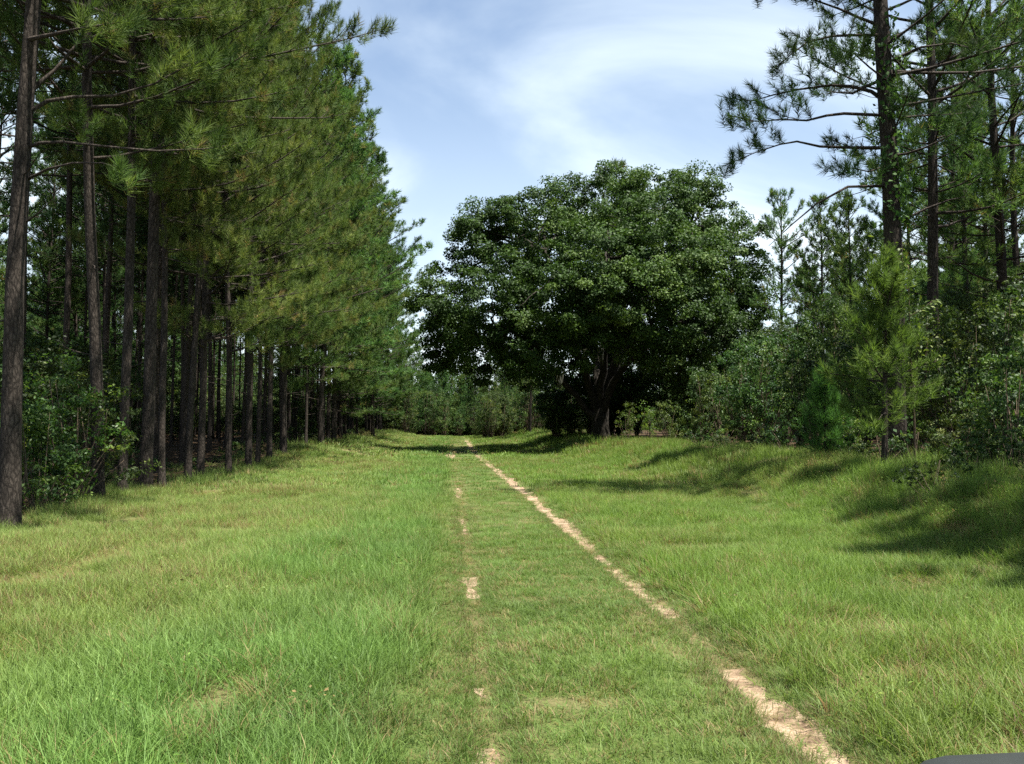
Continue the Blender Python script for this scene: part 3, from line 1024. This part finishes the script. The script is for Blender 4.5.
    for k in range(13):
        Y = rng.uniform(48, 100)
        px = rng.uniform(885, 1060) if k % 3 else rng.uniform(765, 1000)
        if px < 880 and Y < 70:
            Y += 30
        X = at_x(px, Y)
        plant('pine_tree', far[k % 2], (X, Y, gz(X, Y)), 'thin pine far back in the right-hand wood', 'pine tree', g, rng.uniform(0, 6), rng.uniform(.75, 1.0))
    # pine tops behind the oak
    for px, Y, top, lb in ((618, 84, 163, 'pine whose tip pokes out above the middle of the oak crown'),
                           (640, 86, 172, 'second pine tip just right of the one above the oak'),
                           (530, 96, 250, 'pine hidden behind the left half of the oak'),
                           (555, 88, 330, 'low pine with a pale thin trunk behind the oak foot')):
        X = at_x(px, Y)
        Hh = at(px, top, Y)[2] - gz(X, Y)
        plant('pine_tree', far[0], (X, Y, gz(X, Y)), lb, 'pine tree', g, rng.uniform(0, 6), Hh / 20.0)
    return far


# ------------------------------------------------------------------ oak
def build_oak():
    rng = np.random.default_rng(303)
    Y0 = 66.0
    bx = at_x(600, Y0)
    base = np.array([bx, Y0, gz(bx, Y0)])
    lobes = [(450, 292, 66, 2.5), (448, 330, 64, 1.7), (487, 240, 66, 2.9), (492, 305, 62, 3.0), (540, 225, 64, 3.1), (545, 285, 59, 3.2),
             (535, 345, 60, 2.6), (600, 207, 66, 3.0), (606, 262, 58, 3.3), (600, 312, 57, 2.7), (655, 204, 66, 2.7), (664, 258, 59, 3.4),
             (698, 216, 68, 2.7), (716, 262, 64, 3.0), (732, 305, 64, 2.3), (682, 320, 57, 2.8), (722, 352, 62, 2.4), (642, 298, 56, 2.8),
             (705, 388, 60, 2.0), (580, 250, 72, 4.0), (650, 255, 74, 4.0), (560, 310, 72, 3.5), (690, 305, 74, 3.8), (735, 395, 62, 1.8),
             (462, 358, 65, 1.4), (630, 230, 62, 3.0), (515, 262, 70, 3.2), (440, 312, 63, 1.5),
             (478, 348, 62, 1.5), (610, 380, 74, 2.6), (660, 385, 72, 2.8), (438, 345, 66, 1.0), (425, 300, 65, 1.3), (500, 215, 66, 1.8), (520, 372, 65, 1.2), (480, 375, 65, 0.9), (565, 210, 67, 2.2),
             (432, 362, 65, 0.8), (575, 350, 60, 1.6), (660, 352, 59, 1.7), (625, 338, 59, 1.5), (515, 345, 63, 1.8), (710, 330, 60, 2.4), (755, 310, 66, 1.6), (600, 340, 72, 2.5), (660, 395, 75, 2.5), (560, 400, 75, 2.4), (615, 405, 76, 2.4), (590, 325, 70, 2.8), (560, 350, 71, 2.4), (470, 330, 69, 1.9), (630, 330, 71, 2.6), (735, 375, 61, 2.0), (738, 236, 66, 1.9), (470, 225, 66, 1.6), (700, 190, 68, 1.8), (745, 340, 63, 2.0), (750, 285, 66, 1.9), (715, 412, 60, 1.8), (690, 418, 60, 1.3), (745, 420, 62, 1.6), (680, 360, 58, 2.0), (505, 335, 61, 2.2), (580, 300, 56, 2.4), (690, 265, 58, 2.6), (675, 190, 70, 1.7), (625, 190, 70, 1.6)]
    fol, wood, moss = MB(), MB(), MB()
    cen = []
    for px, py, Y, r in lobes:
        c = at(px, py, Y) - base
        cen.append((c, r))
        ns = int(r * r * 6.5) + 5
        P, o, t = blob_clumps(rng, c, r, ns, 0.72, 165, 0.9)
        t = np.clip(t + rng.normal(0, .14), 0, 1)
        leaves(fol, P, rng, .185, .62, t, .55, o)
    # trunk and limbs
    z = np.array([-0.4, 0, .3, 1.0, 2.0, 2.8])
    wood.tube(np.stack([0 * z, 0 * z, z], 1), [1.1, .85, .72, .66, .62, .55], 14, .5, wob=.05, rng=rng)

    def limb(pts, r0, r1, n=12):
        pts = np.array(pts, float)
        t = np.linspace(0, len(pts) - 1, n)
        p = np.stack([np.interp(t, np.arange(len(pts)), pts[:, i]) for i in range(3)], 1)
        for _ in range(2):
            p[1:-1] = (p[:-2] + 2 * p[1:-1] + p[2:]) / 4
        p[1:-1] += rng.standard_normal((n - 2, 3)) * .07
        wood.tube(p, np.linspace(r0, r1, n), 9, .5, wob=.04, rng=rng)
        return p
    L = lambda px, py, Y: at(px, py, Y) - base
    big = [([(0, 0, 1.5), L(612, 385, 64.5), L(635, 355, 62.5), L(655, 343, 61), L(690, 330, 60)], .32, .08),
           ([(0, 0, 1.6), L(603, 375, 65), L(608, 335, 64), L(612, 290, 62), L(610, 240, 62)], .36, .08),
           ([(0, 0, 1.5), L(588, 385, 65), L(578, 345, 64), L(562, 300, 63), L(545, 250, 64)], .34, .08),
           ([(0, 0, 1.2), L(575, 395, 65), L(548, 365, 64), L(515, 340, 64), L(470, 320, 65), L(445, 310, 65)], .27, .06),
           ([(0, 0, 1.8), L(598, 370, 68), L(590, 320, 70), L(575, 260, 72)], .4, .1),
           ([(0, 0, 1.8), L(615, 370, 68), L(640, 310, 71), L(660, 255, 73)], .4, .1),
           ([(0, 0, 1.7), L(610, 380, 66), L(630, 320, 65), L(655, 260, 64), L(690, 225, 66)], .42, .1)]
    ends = []
    for pts, a, b in big:
        p = limb(pts, a, b)
        ends += list(p[4:])
    ends = np.array(ends)
    for c, r in cen:                       # secondary limbs from the nearest big limb into each lobe
        j = np.argmin(np.linalg.norm(ends - c, axis=1))
        s = ends[j]
        mid = (s + c) / 2 + rng.standard_normal(3) * .35
        limb([s, mid, c], .11, .035, 7)
        for _ in range(4):
            e = c + unit(rng.standard_normal(3)) * r * .85
            limb([mid * .4 + c * .6, (c + e) / 2 + rng.standard_normal(3) * .2, e], .045, .015, 5)
    # hanging moss on the inner limbs
    tufts_ = []
    for px, py, Y in ((577, 335, 62), (570, 322, 61.5), (600, 345, 63), (645, 352, 61), (668, 345, 60), (585, 350, 63.5), (560, 372, 63), (700, 350, 59.5),
                      (620, 350, 62), (538, 362, 62), (655, 352, 61.2)):
        c = L(px, py, Y)
        moss = MB()
        for _ in range(16):
            s = c + rng.standard_normal(3) * np.array([.12, .12, .08])
            l = rng.uniform(.5, 1.3)
            q = np.stack([s + np.array([rng.normal(0, .04), rng.normal(0, .04), -l * t]) for t in (0, .35, .7, 1)])
            moss.tube(q, [.03, .05, .035, .005], 4, rng.random())
        tufts_.append(moss)
    root = thing('oak_tree', base, 'huge spreading dark green oak with low forking trunk, alone at the right of the lane', 'oak tree')
    link('trunk', wood.mesh('oak_trunk', M['oak_bark'], True), root)
    link('crown', fol.mesh('oak_crown', M['oak_leaf']), root)
    for t_ in tufts_:
        link('hanging_moss', t_.mesh('hanging_moss', M['moss']), root)


# ------------------------------------------------------------------ undergrowth
def build_understory(far):
    rng = np.random.default_rng(404)
    SP = ('stem', 'foliage')
    sh = [shrub(401 + k, h=[2.6, 3.4, 2.0, 4.6][k], rad=[1.5, 1.7, 1.4, 2.0][k], leaf=[.10, .11, .09, .12][k],
                lobes=[12, 14, 10, 18][k], n_leaf=40, mat='shrub_leaf') for k in range(4)]
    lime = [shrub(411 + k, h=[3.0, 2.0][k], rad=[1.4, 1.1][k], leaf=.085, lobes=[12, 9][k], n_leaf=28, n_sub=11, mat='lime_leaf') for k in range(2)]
    tall = [shrub(421 + k, h=[6.5, 7.5][k], rad=[2.1, 2.4][k], leaf=.13, lobes=[22, 26][k], n_sub=14, n_leaf=40, mat='shrub_leaf', low=.18) for k in range(2)]
    low = [shrub(431 + k, h=[.8, 1.0][k], rad=[.6, .8][k], leaf=.075, lobes=6, n_sub=8, n_leaf=22, mat='shrub_leaf') for k in range(2)]
    # ---- left thicket
    gl = 'shrubs under the left pines'
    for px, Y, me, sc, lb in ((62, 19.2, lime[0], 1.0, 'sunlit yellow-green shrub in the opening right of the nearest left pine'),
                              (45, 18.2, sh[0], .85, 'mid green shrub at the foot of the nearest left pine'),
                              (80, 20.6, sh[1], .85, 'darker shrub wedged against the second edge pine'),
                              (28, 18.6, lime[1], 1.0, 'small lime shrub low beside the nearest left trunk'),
                              (60, 24, sh[1], 1.1, 'taller shrub behind the sunlit yellow-green one'),
                              (35, 27, tall[0], .7, 'leafy young tree behind the thicket at the left edge'),
                              (75, 30, tall[1], .62, 'leafy young tree behind the thicket, nearer the dark trunks'),
                              (5, 22, sh[1], 1.0, 'shrub hidden behind the nearest left trunk')):
        X = at_x(px, Y)
        plant('shrub', me, (X, Y, gz(X, Y)), lb, 'shrub', gl, rng.uniform(0, 6), sc, SP)
    for k in range(34):
        Y = rng.uniform(34, 100)
        X = rng.uniform(-30, -10.5)
        if 452 + X / Y * F < -30:
            Y = abs(X) * 2.1 + rng.uniform(0, 20)
        plant('shrub', [sh[1], sh[3], tall[0], sh[0]][k % 4], (X, Y, gz(X, Y)), 'dim leafy shrub among the inner left pine trunks', 'shrub', gl,
              rng.uniform(0, 6), rng.uniform(.6, 1.0), SP)
    for k in range(12):
        Y = 24 + k * 4.2
        X = -8.6 - rng.uniform(0, 1.2)
        plant('shrub', low[k % 2], (X, Y, gz(X, Y)), 'low dark shrub tucked at the foot of the left edge row', 'shrub', gl, rng.uniform(0, 6), rng.uniform(.7, 1.2), SP)
    # ---- right thicket
    gr = 'shrubs along the right bank'
    spec = [(668, 53, sh[0], .8, 'pale shrub in front of the right side of the oak trunk'),
            (628, 54.5, lime[0], .62, 'round shrub standing right before the oak trunk'),
            (648, 54, lime[1], .9, 'small bright shrub between two shrubs before the oak'),
            (700, 50, sh[3], .8, 'leafy shrub under the right end of the oak crown'),
            (720, 46, sh[1], 1.0, 'shrub at the corner where the bank meets the oak'),
            (742, 43, tall[0], .72, 'tall dark shrub just right of the oak crown'),
            (765, 40, sh[3], .95, 'broad shrub below the slender sky pine'),
            (778, 46, tall[1], .75, 'tall shrub behind, below the slender sky pine'),
            (800, 36, tall[0], .72, 'dark tall shrub left of the small young pine'),
            (815, 33, sh[1], .9, 'shrub behind the small young pine'),
            (840, 35, tall[1], .70, 'tall leafy shrub left of the bright young pine'),
            (862, 30, sh[3], .75, 'shrub filling the gap left of the bright young pine'),
            (912, 27, tall[0], .66, 'tall shrub right of the bright young pine'),
            (940, 25.5, sh[3], .85, 'dark broad shrub below the slim lit pine'),
            (955, 31, tall[1], .68, 'tall shrub behind, right of the slim lit pine'),
            (975, 24, sh[1], 1.0, 'dark shrub at the foot of the right edge pine'),
            (1000, 27, tall[0], .75, 'tall shrub beneath the right edge pine crown'),
            (1015, 21, sh[3], .8, 'dark shrub touching the right photo edge'),
            (1020, 17.5, sh[0], .8, 'nearer shrub low at the right photo edge'),
            (965, 19.5, sh[2], .55, 'small shrub on the shaded bank'),
            (850, 25, lime[1], .5, 'small light green leafy plant before the bright young pine')]
    for px, Y, me, sc, lb in spec:
        X = at_x(px, Y)
        plant('shrub', me, (X, Y, gz(X, Y)), lb, 'shrub', gr, rng.uniform(0, 6), (sc, sc, sc * 1.18), SP)
    for k in range(26):
        Y = rng.uniform(36, 85)
        X = at_x(rng.uniform(715, 1050), Y)
        plant('shrub', [tall[0], sh[3], tall[1]][k % 3], (X, Y, gz(X, Y)), 'shrub deep in the right-hand wood behind the bank thicket', 'shrub', gr,
              rng.uniform(0, 6), rng.uniform(.6, .95), SP)
    for k in range(34):
        Y = rng.uniform(13, 40)
        X = 8.4 + rng.uniform(0, 1.8) + .05 * Y
        plant('shrub', low[k % 2], (X, Y, gz(X, Y)), 'low leafy weed bush on the shaded grass bank at right', 'shrub', gr, rng.uniform(0, 6), rng.uniform(.5, 1.0), SP)
    for k in range(22):
        Y = rng.uniform(14.5, 19.5)
        X = max(8.0, at_x(rng.uniform(925, 1050), Y))
        plant('shrub', low[k % 2], (X, Y, gz(X, Y) - .05), 'knee-high weedy bush in the tall grass at the right photo edge', 'shrub', gr, rng.uniform(0, 6), rng.uniform(.45, .8), SP)
    for k in range(28):
        Y = rng.uniform(70, 88)
        X = at_x(rng.uniform(545, 745), Y)
        plant('shrub', [tall[0], sh[3], tall[1]][k % 3], (X, Y, gz(X, Y)), 'leafy shrub in shade behind the oak trunk', 'shrub', 'shrubs behind the oak', rng.uniform(0, 6),
              rng.uniform(.6, .95), SP)
    # ---- young pines
    def young(seed, H, cr, mat, nn=30, nw=.013, cbf=.12):
        return pine(seed, H=H, r0=.02 + .009 * H, cb=cbf * H, cr=cr, whorl=.42 if H > 4 else .28, per=5, mat=mat, nn=nn, nw=nw, every=.3, stubs=0,
                    drop=.05, up0=.35, start=.15)
    yp = [young(501, 5.2, 1.25, 'needle_bright', 44, .016, .3), young(502, 2.6, .6, 'needle_bright', 30, .014), young(503, 5.0, 1.5, 'needle_green', 22, .02)]
    gy = 'young pines on the right bank'
    for px, Y, k, sc, lb in ((884, 19.0, 0, .84, 'bright green young pine on the bank before the ivy pine'),
                             (826, 23.5, 1, .78, 'small bright young pine at the edge of the bank thicket'),
                             (868, 29, 2, .9, 'darker young pine just behind the bright young pine'),
                             (752, 44, 2, .75, 'dark young pine right of the oak at the bank edge')):
        X = at_x(px, Y)
        plant('young_pine', yp[k], (X, Y, gz(X, Y)), lb, 'young pine', gy, rng.uniform(0, 6), sc)
    # thin hardwood sapling
    w, fo = MB(), MB()
    p = curve((0, 0, -.1), (.03, 0, 1), 4.4, rng, 9, .1, .03)
    w.tube(p, np.linspace(.035, .008, 9), 6, .5)
    for k in range(16):
        i = rng.integers(4, 9)
        q = curve(p[i], (rng.normal(), rng.normal(), .7), rng.uniform(.35, .8), rng, 4, .1)
        w.tube(q, [.009, .007, .005, .003], 4, .5)
        P = q[rng.integers(1, 4, 26)] + rng.standard_normal((26, 3)) * .13
        leaves(fo, P, rng, .11, .5, None, .6)
    X = at_x(914, 19.5)
    plant('sapling', (w.mesh('sapling_stem', M['twig'], True), fo.mesh('sapling_foliage', M['shrub_leaf'])), (X, 19.5, gz(X, 19.5)),
          'thin bare-stemmed sapling standing forward on the right bank', 'sapling', None, 0, 1, SP)
    # ---- the wood closing the end of the lane
    ge = 'trees closing the end of the lane'
    endp = [young(511, 9.0, 2.6, 'needle_green', 16, .035), young(512, 11, 2.8, 'needle_green', 14, .04)]
    for k, (px, Y, sc) in enumerate(((398, 116, .62), (409, 122, .52), (420, 126, .5), (462, 128, .52), (474, 120, .55), (488, 112, .55), (505, 118, .62), (522, 110, .6), (540, 114, .65), (430, 133, .55), (441, 136, .5), (451, 133, .52), (468, 135, .6), (483, 131, .62), (498, 133, .6))):
        X = at_x(px, Y)
        plant('pine_tree', far[k % 2], (X, Y, gz(X, Y)), 'taller pine standing up from the wood that closes the lane end', 'pine tree', ge, rng.uniform(0, 6), sc)
    for k in range(30):
        Y = 117 + (k % 3) * 6 + rng.uniform(-2, 2)
        X = -8.5 + (k / 29.0) * 19 + rng.normal(0, .5)
        plant('young_pine' if k % 3 else 'shrub', endp[k % 2] if k % 3 else tall[(k // 3) % 2], (X, Y, gz(X, Y)),
              'small far pine in the wood closing the lane end' if k % 3 else 'leafy far tree in the wood closing the lane end',
              'pine tree' if k % 3 else 'tree', ge, rng.uniform(0, 6), rng.choice([.5, .65, .8, .95]), PARTS)
    for k in range(20):
        Y = rng.uniform(100, 116)
        X = at_x(rng.uniform(482, 580), Y)
        plant('shrub', [tall[1], sh[3], tall[0]][k % 3], (X, Y, gz(X, Y)), 'bright leafy shrub beyond the oak where the lane ends', 'shrub', ge,
              rng.uniform(0, 6), rng.uniform(.7, 1.0), SP)
    # ---- far woods all round the horizon: one uncountable mass
    P = []
    r2 = np.random.default_rng(606)
    for _ in range(420):
        P.append((r2.uniform(-95, -27), r2.uniform(25, 190)))
    for _ in range(260):
        P.append((r2.uniform(48, 140), r2.uniform(40, 190)))
    for _ in range(300):
        P.append((r2.uniform(-140, 170), r2.uniform(138, 230)))
    P = np.array([(x, y, gz(x, y) - .2) for x, y in P if not (12 < 452 + x / y * F < 70 and y < 90)])
    n = len(P)
    s = r2.uniform(.7, 1.15, n)
    s[P[:, 1] > 138] *= .8
    protos = []
    for k, (wm, fm) in enumerate(far):
        protos.append((wm, fm))
    # trunk and crown of each kind joined into one mesh
    joined = []
    for wm, fm in protos:
        me = join_meshes(wm, fm)
        joined.append(me)
    scatter('distant_woods', P, np.stack([s, s, s], 1), r2.uniform(0, 6.28, n), r2.integers(0, len(joined), n), np.ones((n, 3)), joined,
            'mass of far pine woods behind the tree lines', 'woods')
    # brush under them
    P = []
    for _ in range(260):
        P.append((r2.uniform(-80, -24), r2.uniform(30, 150)))
        P.append((r2.uniform(26, 110), r2.uniform(40, 150)))
    for _ in range(330):
        P.append((r2.uniform(-35, 45), r2.uniform(126, 142)))
    for _ in range(240):
        P.append((r2.uniform(-37, -25), r2.uniform(45, 125)))
        P.append((r2.uniform(-52, -30), r2.uniform(60, 125)))
    for _ in range(60):
        P.append((r2.uniform(22, 34), r2.uniform(44, 110)))
        P.append((r2.uniform(34, 60), r2.uniform(60, 130)))
        P.append((r2.uniform(34, 60), r2.uniform(60, 130)))
    for _ in range(110):
        P.append((r2.uniform(-34, -7), r2.uniform(113, 124)))
    P = np.array([(x, y, gz(x, y) - .1) for x, y in P])
    n = len(P)
    s = r2.uniform(.7, 1.2, n)
    scatter('distant_brush', P, np.stack([s, s, s], 1), r2.uniform(0, 6.28, n), r2.integers(0, 2, n), np.ones((n, 3)),
            [join_meshes(*sh[3]), join_meshes(*tall[0])], 'tangled brush far back under the woods', 'brush')


def join_meshes(a, b):
    me = bpy.data.meshes.new('joined')
    va = np.zeros(len(a.vertices) * 3, np.float32); a.vertices.foreach_get('co', va)
    vb = np.zeros(len(b.vertices) * 3, np.float32); b.vertices.foreach_get('co', vb)
    la = np.zeros(len(a.loops), np.int32); a.loops.foreach_get('vertex_index', la)
    lb = np.zeros(len(b.loops), np.int32); b.loops.foreach_get('vertex_index', lb)
    sa = np.zeros(len(a.polygons), np.int32); a.polygons.foreach_get('loop_start', sa)
    sb = np.zeros(len(b.polygons), np.int32); b.polygons.foreach_get('loop_start', sb)
    ta = np.zeros(len(a.vertices), np.float32); a.attributes['tint'].data.foreach_get('value', ta)
    tb = np.zeros(len(b.vertices), np.float32); b.attributes['tint'].data.foreach_get('value', tb)
    me.vertices.add(len(a.vertices) + len(b.vertices))
    me.vertices.foreach_set('co', np.concatenate([va, vb]))
    me.loops.add(len(la) + len(lb))
    me.loops.foreach_set('vertex_index', np.concatenate([la, lb + len(a.vertices)]))
    me.polygons.add(len(sa) + len(sb))
    me.polygons.foreach_set('loop_start', np.concatenate([sa, sb + len(la)]))
    me.polygons.foreach_set('material_index', np.concatenate([np.zeros(len(sa), np.int32), np.ones(len(sb), np.int32)]))
    me.update(calc_edges=True)
    me.attributes.new('tint', 'FLOAT', 'POINT').data.foreach_set('value', np.concatenate([ta, tb]))
    me.materials.append(a.materials[0])
    me.materials.append(b.materials[0])
    return me


# ------------------------------------------------------------------ the vehicle whose hood peeps into the corner
def build_vehicle():
    def paint(name, col, rough, metal=0.0, coat=0.0):
        m, nt, out = new_mat(name)
        tc = N(nt, 'TexCoord')
        nz = N(nt, 'TexNoise', Scale=9.0, Detail=5.0)
        nt.links.new(tc.outputs['Object'], nz.inputs['Vector'])
        rp = ramp(nt, [(0.3, tuple(c * .85 for c in col)), (.7, tuple(min(1, c * 1.12) for c in col))])
        nt.links.new(nz.outputs['Fac'], rp.inputs['Fac'])
        p = N(nt, 'BsdfPrincipled', Roughness=rough, Metallic=metal)
        p.inputs['Coat Weight'].default_value = coat
        nt.links.new(rp.outputs[0], p.inputs['Base Color'])
        nt.links.new(p.outputs[0], out.inputs['Surface'])
        return m
    body_m = paint('dusty_grey_paint', (.022, .025, .022), .5)
    dark = paint('black_trim', (.02, .02, .02), .6)
    rub = paint('tyre_rubber', (.025, .025, .025), .85)
    glass = paint('dark_glass', (.03, .035, .04), .08)
    steel = paint('steel_rim', (.35, .35, .36), .35, .9)
    lens = paint('headlight_lens', (.7, .72, .75), .15)
    tx, ty = HOOD
    root = thing('parked_truck', (tx, ty, 0), 'dark grey vehicle hood just peeping into the bottom right corner', 'truck')
    # local: x across (0 left side), y backwards is negative

    def loft(sections, mat, name, parent=root, closed=False):
        mb = MB()
        S = np.array(sections, float)
        n, k = S.shape[:2]
        i = np.arange(n - 1)[:, None] * k + np.arange(k - 1)[None, :]
        q = np.stack([i, i + 1, i + k + 1, i + k], -1).reshape(-1, 4)
        mb.add(S.reshape(-1, 3), None, q)
        o = link(name, mb.mesh(name, mat, True), parent)
        return o

    def prof(y, w, ztop, zbot, crown=.05, rnd=.10):
        # cross-section over the top: left side bottom -> top -> right side bottom
        pts = [(-w / 2, zbot), (-w / 2, ztop - rnd)]
        for a in np.linspace(0, math.pi / 2, 5)[1:]:
            pts.append((-w / 2 + rnd - rnd * math.cos(a), ztop - rnd + rnd * math.sin(a)))
        for t in np.linspace(-1, 1, 9)[1:-1]:
            pts.append((t * (w / 2 - rnd), ztop + crown * (1 - t * t)))
        for a in np.linspace(math.pi / 2, 0, 5)[:-1]:
            pts.append((w / 2 - rnd + rnd * math.cos(a), ztop - rnd + rnd * math.sin(a)))
        pts += [(w / 2, ztop - rnd), (w / 2, zbot)]
        return [(x + .9, y, z) for x, z in pts]
    W = 1.8
    loft([prof(-.02, W - .24, .80, .45, .0, .06), prof(0.0, W - .2, .97, .45, .006, .06), prof(-.06, W - .12, 1.02, .45, .008),
          prof(-.3, W - .03, 1.035, .45, .02), prof(-.9, W, 1.07, .45, .04), prof(-1.25, W, 1.09, .45, .04)], body_m, 'hood')
    loft([prof(-1.25, W, 1.09, .42, .0), prof(-3.1, W, 1.09, .42, .0), prof(-3.12, W, 1.05, .42, .0, .04), prof(-4.9, W, 1.05, .42, .0, .04),
          prof(-4.95, W - .05, 1.0, .45, .0, .04), prof(-4.951, W - .05, .46, .45, 0, .002)], body_m, 'body')
    loft([prof(-1.3, W - .12, 1.12, 1.05, .0, .02), prof(-1.85, W - .38, 1.62, 1.05, .03), prof(-2.9, W - .38, 1.64, 1.05, .03),
          prof(-3.1, W - .2, 1.12, 1.05, .0, .02)], body_m, 'cab')
    loft([prof(-1.36, W - .28, 1.165, 1.15, .0, .01), prof(-1.80, W - .46, 1.595, 1.58, .02, .02)], glass, 'windshield')
    g = MB()
    for z in np.linspace(.60, .82, 6):
        g.tube(np.array([(.45, .02, z), (.9, .03, z), (1.35, .02, z)]), .014, 6)
    link('grille', g.mesh('grille', dark, True), root)
    b = MB()
    b.tube(np.array([(.02, -.12, .50), (.12, .04, .50), (.5, .09, .50), (1.3, .09, .50), (1.68, .04, .50), (1.78, -.12, .50)]), .085, 8)
    link('bumper', b.mesh('bumper', dark, True), root)
    for x in (.28, 1.52):
        h = MB()
        a = np.linspace(0, 2 * math.pi, 17)[:-1]
        for r, y in ((.10, -.02), (.10, .03), (.06, .055)):
            pass
        h.tube(np.array([(x, -.06, .74), (x, .02, .74), (x, .045, .74)]), [.10, .10, .05], 16)
        link('headlight', h.mesh('headlight', lens, True), root)
    for x in (.12, 1.68):
        for y in (-.75, -3.95):
            wv = thing_part = MB()
            s = np.array([-.11, -.10, -.05, .05, .10, .11])
            wv.tube(np.stack([x + s, 0 * s + y, 0 * s + .36], 1), [.24, .34, .365, .365, .34, .24], 24, cap=False)
            w = link('wheel', wv.mesh('tyre', rub, True), root)
            rm = MB()
            rm.tube(np.stack([x + s[1:5], 0 * s[1:5] + y, 0 * s[1:5] + .36], 1), [.10, .245, .245, .10], 20)
            link('rim', rm.mesh('rim', steel, True), w)


# the hood's front edge crosses the bottom of the picture at about (1000, 756)
_d = _f + _r * (1000 - 512) / F + _u * (382 - 756) / F
_k = (1.04 - H_CAM) / _d[2]
_e = CAM + _d * _k
_d2 = _f + _r * (908 - 512) / F + _u * (382 - 764) / F
_k2 = (1.0 - H_CAM) / _d2[2]
HOOD = (float((CAM + _d2 * _k2)[0]) - .10, float(_e[1]) + .124)


# ------------------------------------------------------------------ sky, sun, camera
def build_light():
    w = bpy.data.worlds.new('World')
    scene.world = w
    w.use_nodes = True
    nt = w.node_tree
    nt.nodes.clear()
    L = nt.links
    out = nt.nodes.new('ShaderNodeOutputWorld')
    bg = N(nt, 'Background', Strength=0.058)
    sky = N(nt, 'TexSky', sky_type='NISHITA')
    sky.sun_disc = False
    sky.sun_elevation = SUN_EL
    sky.sun_rotation = SUN_AZ
    sky.air_density = 1.0
    sky.dust_density = 0.3
    sky.ozone_density = 0.35
    # thin high cloud, laid out on a flat layer overhead by direction
    tc = N(nt, 'TexCoord')
    sp = N(nt, 'SeparateXYZ')
    L.new(tc.outputs['Generated'], sp.inputs[0])
    zz = N(nt, 'Math', operation='MAXIMUM')
    zz.inputs[1].default_value = 0.0
    L.new(sp.outputs['Z'], zz.inputs[0])
    za = N(nt, 'Math', operation='ADD')
    za.inputs[1].default_value = 0.22
    L.new(zz.outputs[0], za.inputs[0])
    cx = N(nt, 'Math', operation='DIVIDE')
    cy = N(nt, 'Math', operation='DIVIDE')
    L.new(sp.outputs['X'], cx.inputs[0]); L.new(za.outputs[0], cx.inputs[1])
    L.new(sp.outputs['Y'], cy.inputs[0]); L.new(za.outputs[0], cy.inputs[1])
    cb = N(nt, 'CombineXYZ')
    L.new(cx.outputs[0], cb.inputs[0]); L.new(cy.outputs[0], cb.inputs[1])
    mp = N(nt, 'Mapping')
    mp.inputs['Location'].default_value = CLOUD_LOC
    mp.inputs['Rotation'].default_value = (0, 0, R(-38))
    mp.inputs['Scale'].default_value = (1.0, 1.35, 1)
    L.new(cb.outputs[0], mp.inputs['Vector'])
    nz = N(nt, 'TexNoise', Scale=1.15, Detail=7.0, Roughness=0.5, Distortion=0.5)
    L.new(mp.outputs[0], nz.inputs['Vector'])
    rp = ramp(nt, [(0.40, (0, 0, 0)), (0.74, (1, 1, 1))])
    rp.color_ramp.interpolation = 'EASE'
    L.new(nz.outputs['Fac'], rp.inputs['Fac'])
    # veil thickens towards the horizon
    hz = N(nt, 'MapRange')
    hz.inputs['From Min'].default_value = 0.02
    hz.inputs['From Max'].default_value = 0.42
    hz.inputs['To Min'].default_value = 0.62
    hz.inputs['To Max'].default_value = 0.0
    L.new(sp.outputs['Z'], hz.inputs['Value'])
    mxf = N(nt, 'Math', operation='MULTIPLY_ADD')
    mxf.inputs[1].default_value = 0.6
    L.new(rp.outputs[0], mxf.inputs[0])
    L.new(hz.outputs[0], mxf.inputs[2])
    cl = N(nt, 'Math', operation='MINIMUM')
    cl.inputs[1].default_value = 0.93
    L.new(mxf.outputs[0], cl.inputs[0])
    mix = N(nt, 'MixRGB')
    mix.inputs[2].default_value = CLOUD_COL
    L.new(cl.outputs[0], mix.inputs['Fac'])
    L.new(sky.outputs[0], mix.inputs[1])
    L.new(mix.outputs[0], bg.inputs['Color'])
    L.new(bg.outputs[0], out.inputs['Surface'])
    sd = bpy.data.lights.new('sun', 'SUN')
    sd.energy = 5.0
    sd.angle = R(0.53)
    sd.color = (1.0, 0.955, 0.88)
    so = bpy.data.objects.new('sun', sd)
    COL.objects.link(so)
    to_sun = Vector((math.sin(SUN_AZ) * math.cos(SUN_EL), math.cos(SUN_AZ) * math.cos(SUN_EL), math.sin(SUN_EL)))
    so.rotation_euler = to_sun.to_track_quat('Z', 'Y').to_euler()
    so.location = (20, -20, 60)


CLOUD_LOC = (0.35, 0.1, 0.0)
CLOUD_COL = (6.7, 7.5, 7.9, 1)


def build_camera():
    cd = bpy.data.cameras.new('camera')
    cd.sensor_width = 36
    cd.lens = 36 * F / 1024
    cd.clip_end = 3000
    cd.clip_start = 0.05
    co = bpy.data.objects.new('camera', cd)
    COL.objects.link(co)
    co.location = CAM
    co.rotation_euler = (math.pi / 2 + PITCH, 0, -YAW)
    scene.camera = co
    scene.view_settings.view_transform = 'Standard'
    scene.view_settings.look = 'None'
    scene.view_settings.exposure = 1.7
    scene.view_settings.gamma = 1.0
    scene.view_settings.use_curve_mapping = False
    c = scene.cycles
    c.max_bounces = 5
    c.diffuse_bounces = 2
    c.glossy_bounces = 2
    c.transmission_bounces = 3
    c.sample_clamp_indirect = 6
    c.use_denoising = False
    c.use_light_tree = False
    scene.world.cycles.sampling_method = 'NONE'


build_ground()
build_tracks()
build_grass()
build_left()
FAR = build_right()
build_oak()
build_understory(FAR)
build_vehicle()
build_light()
build_camera()
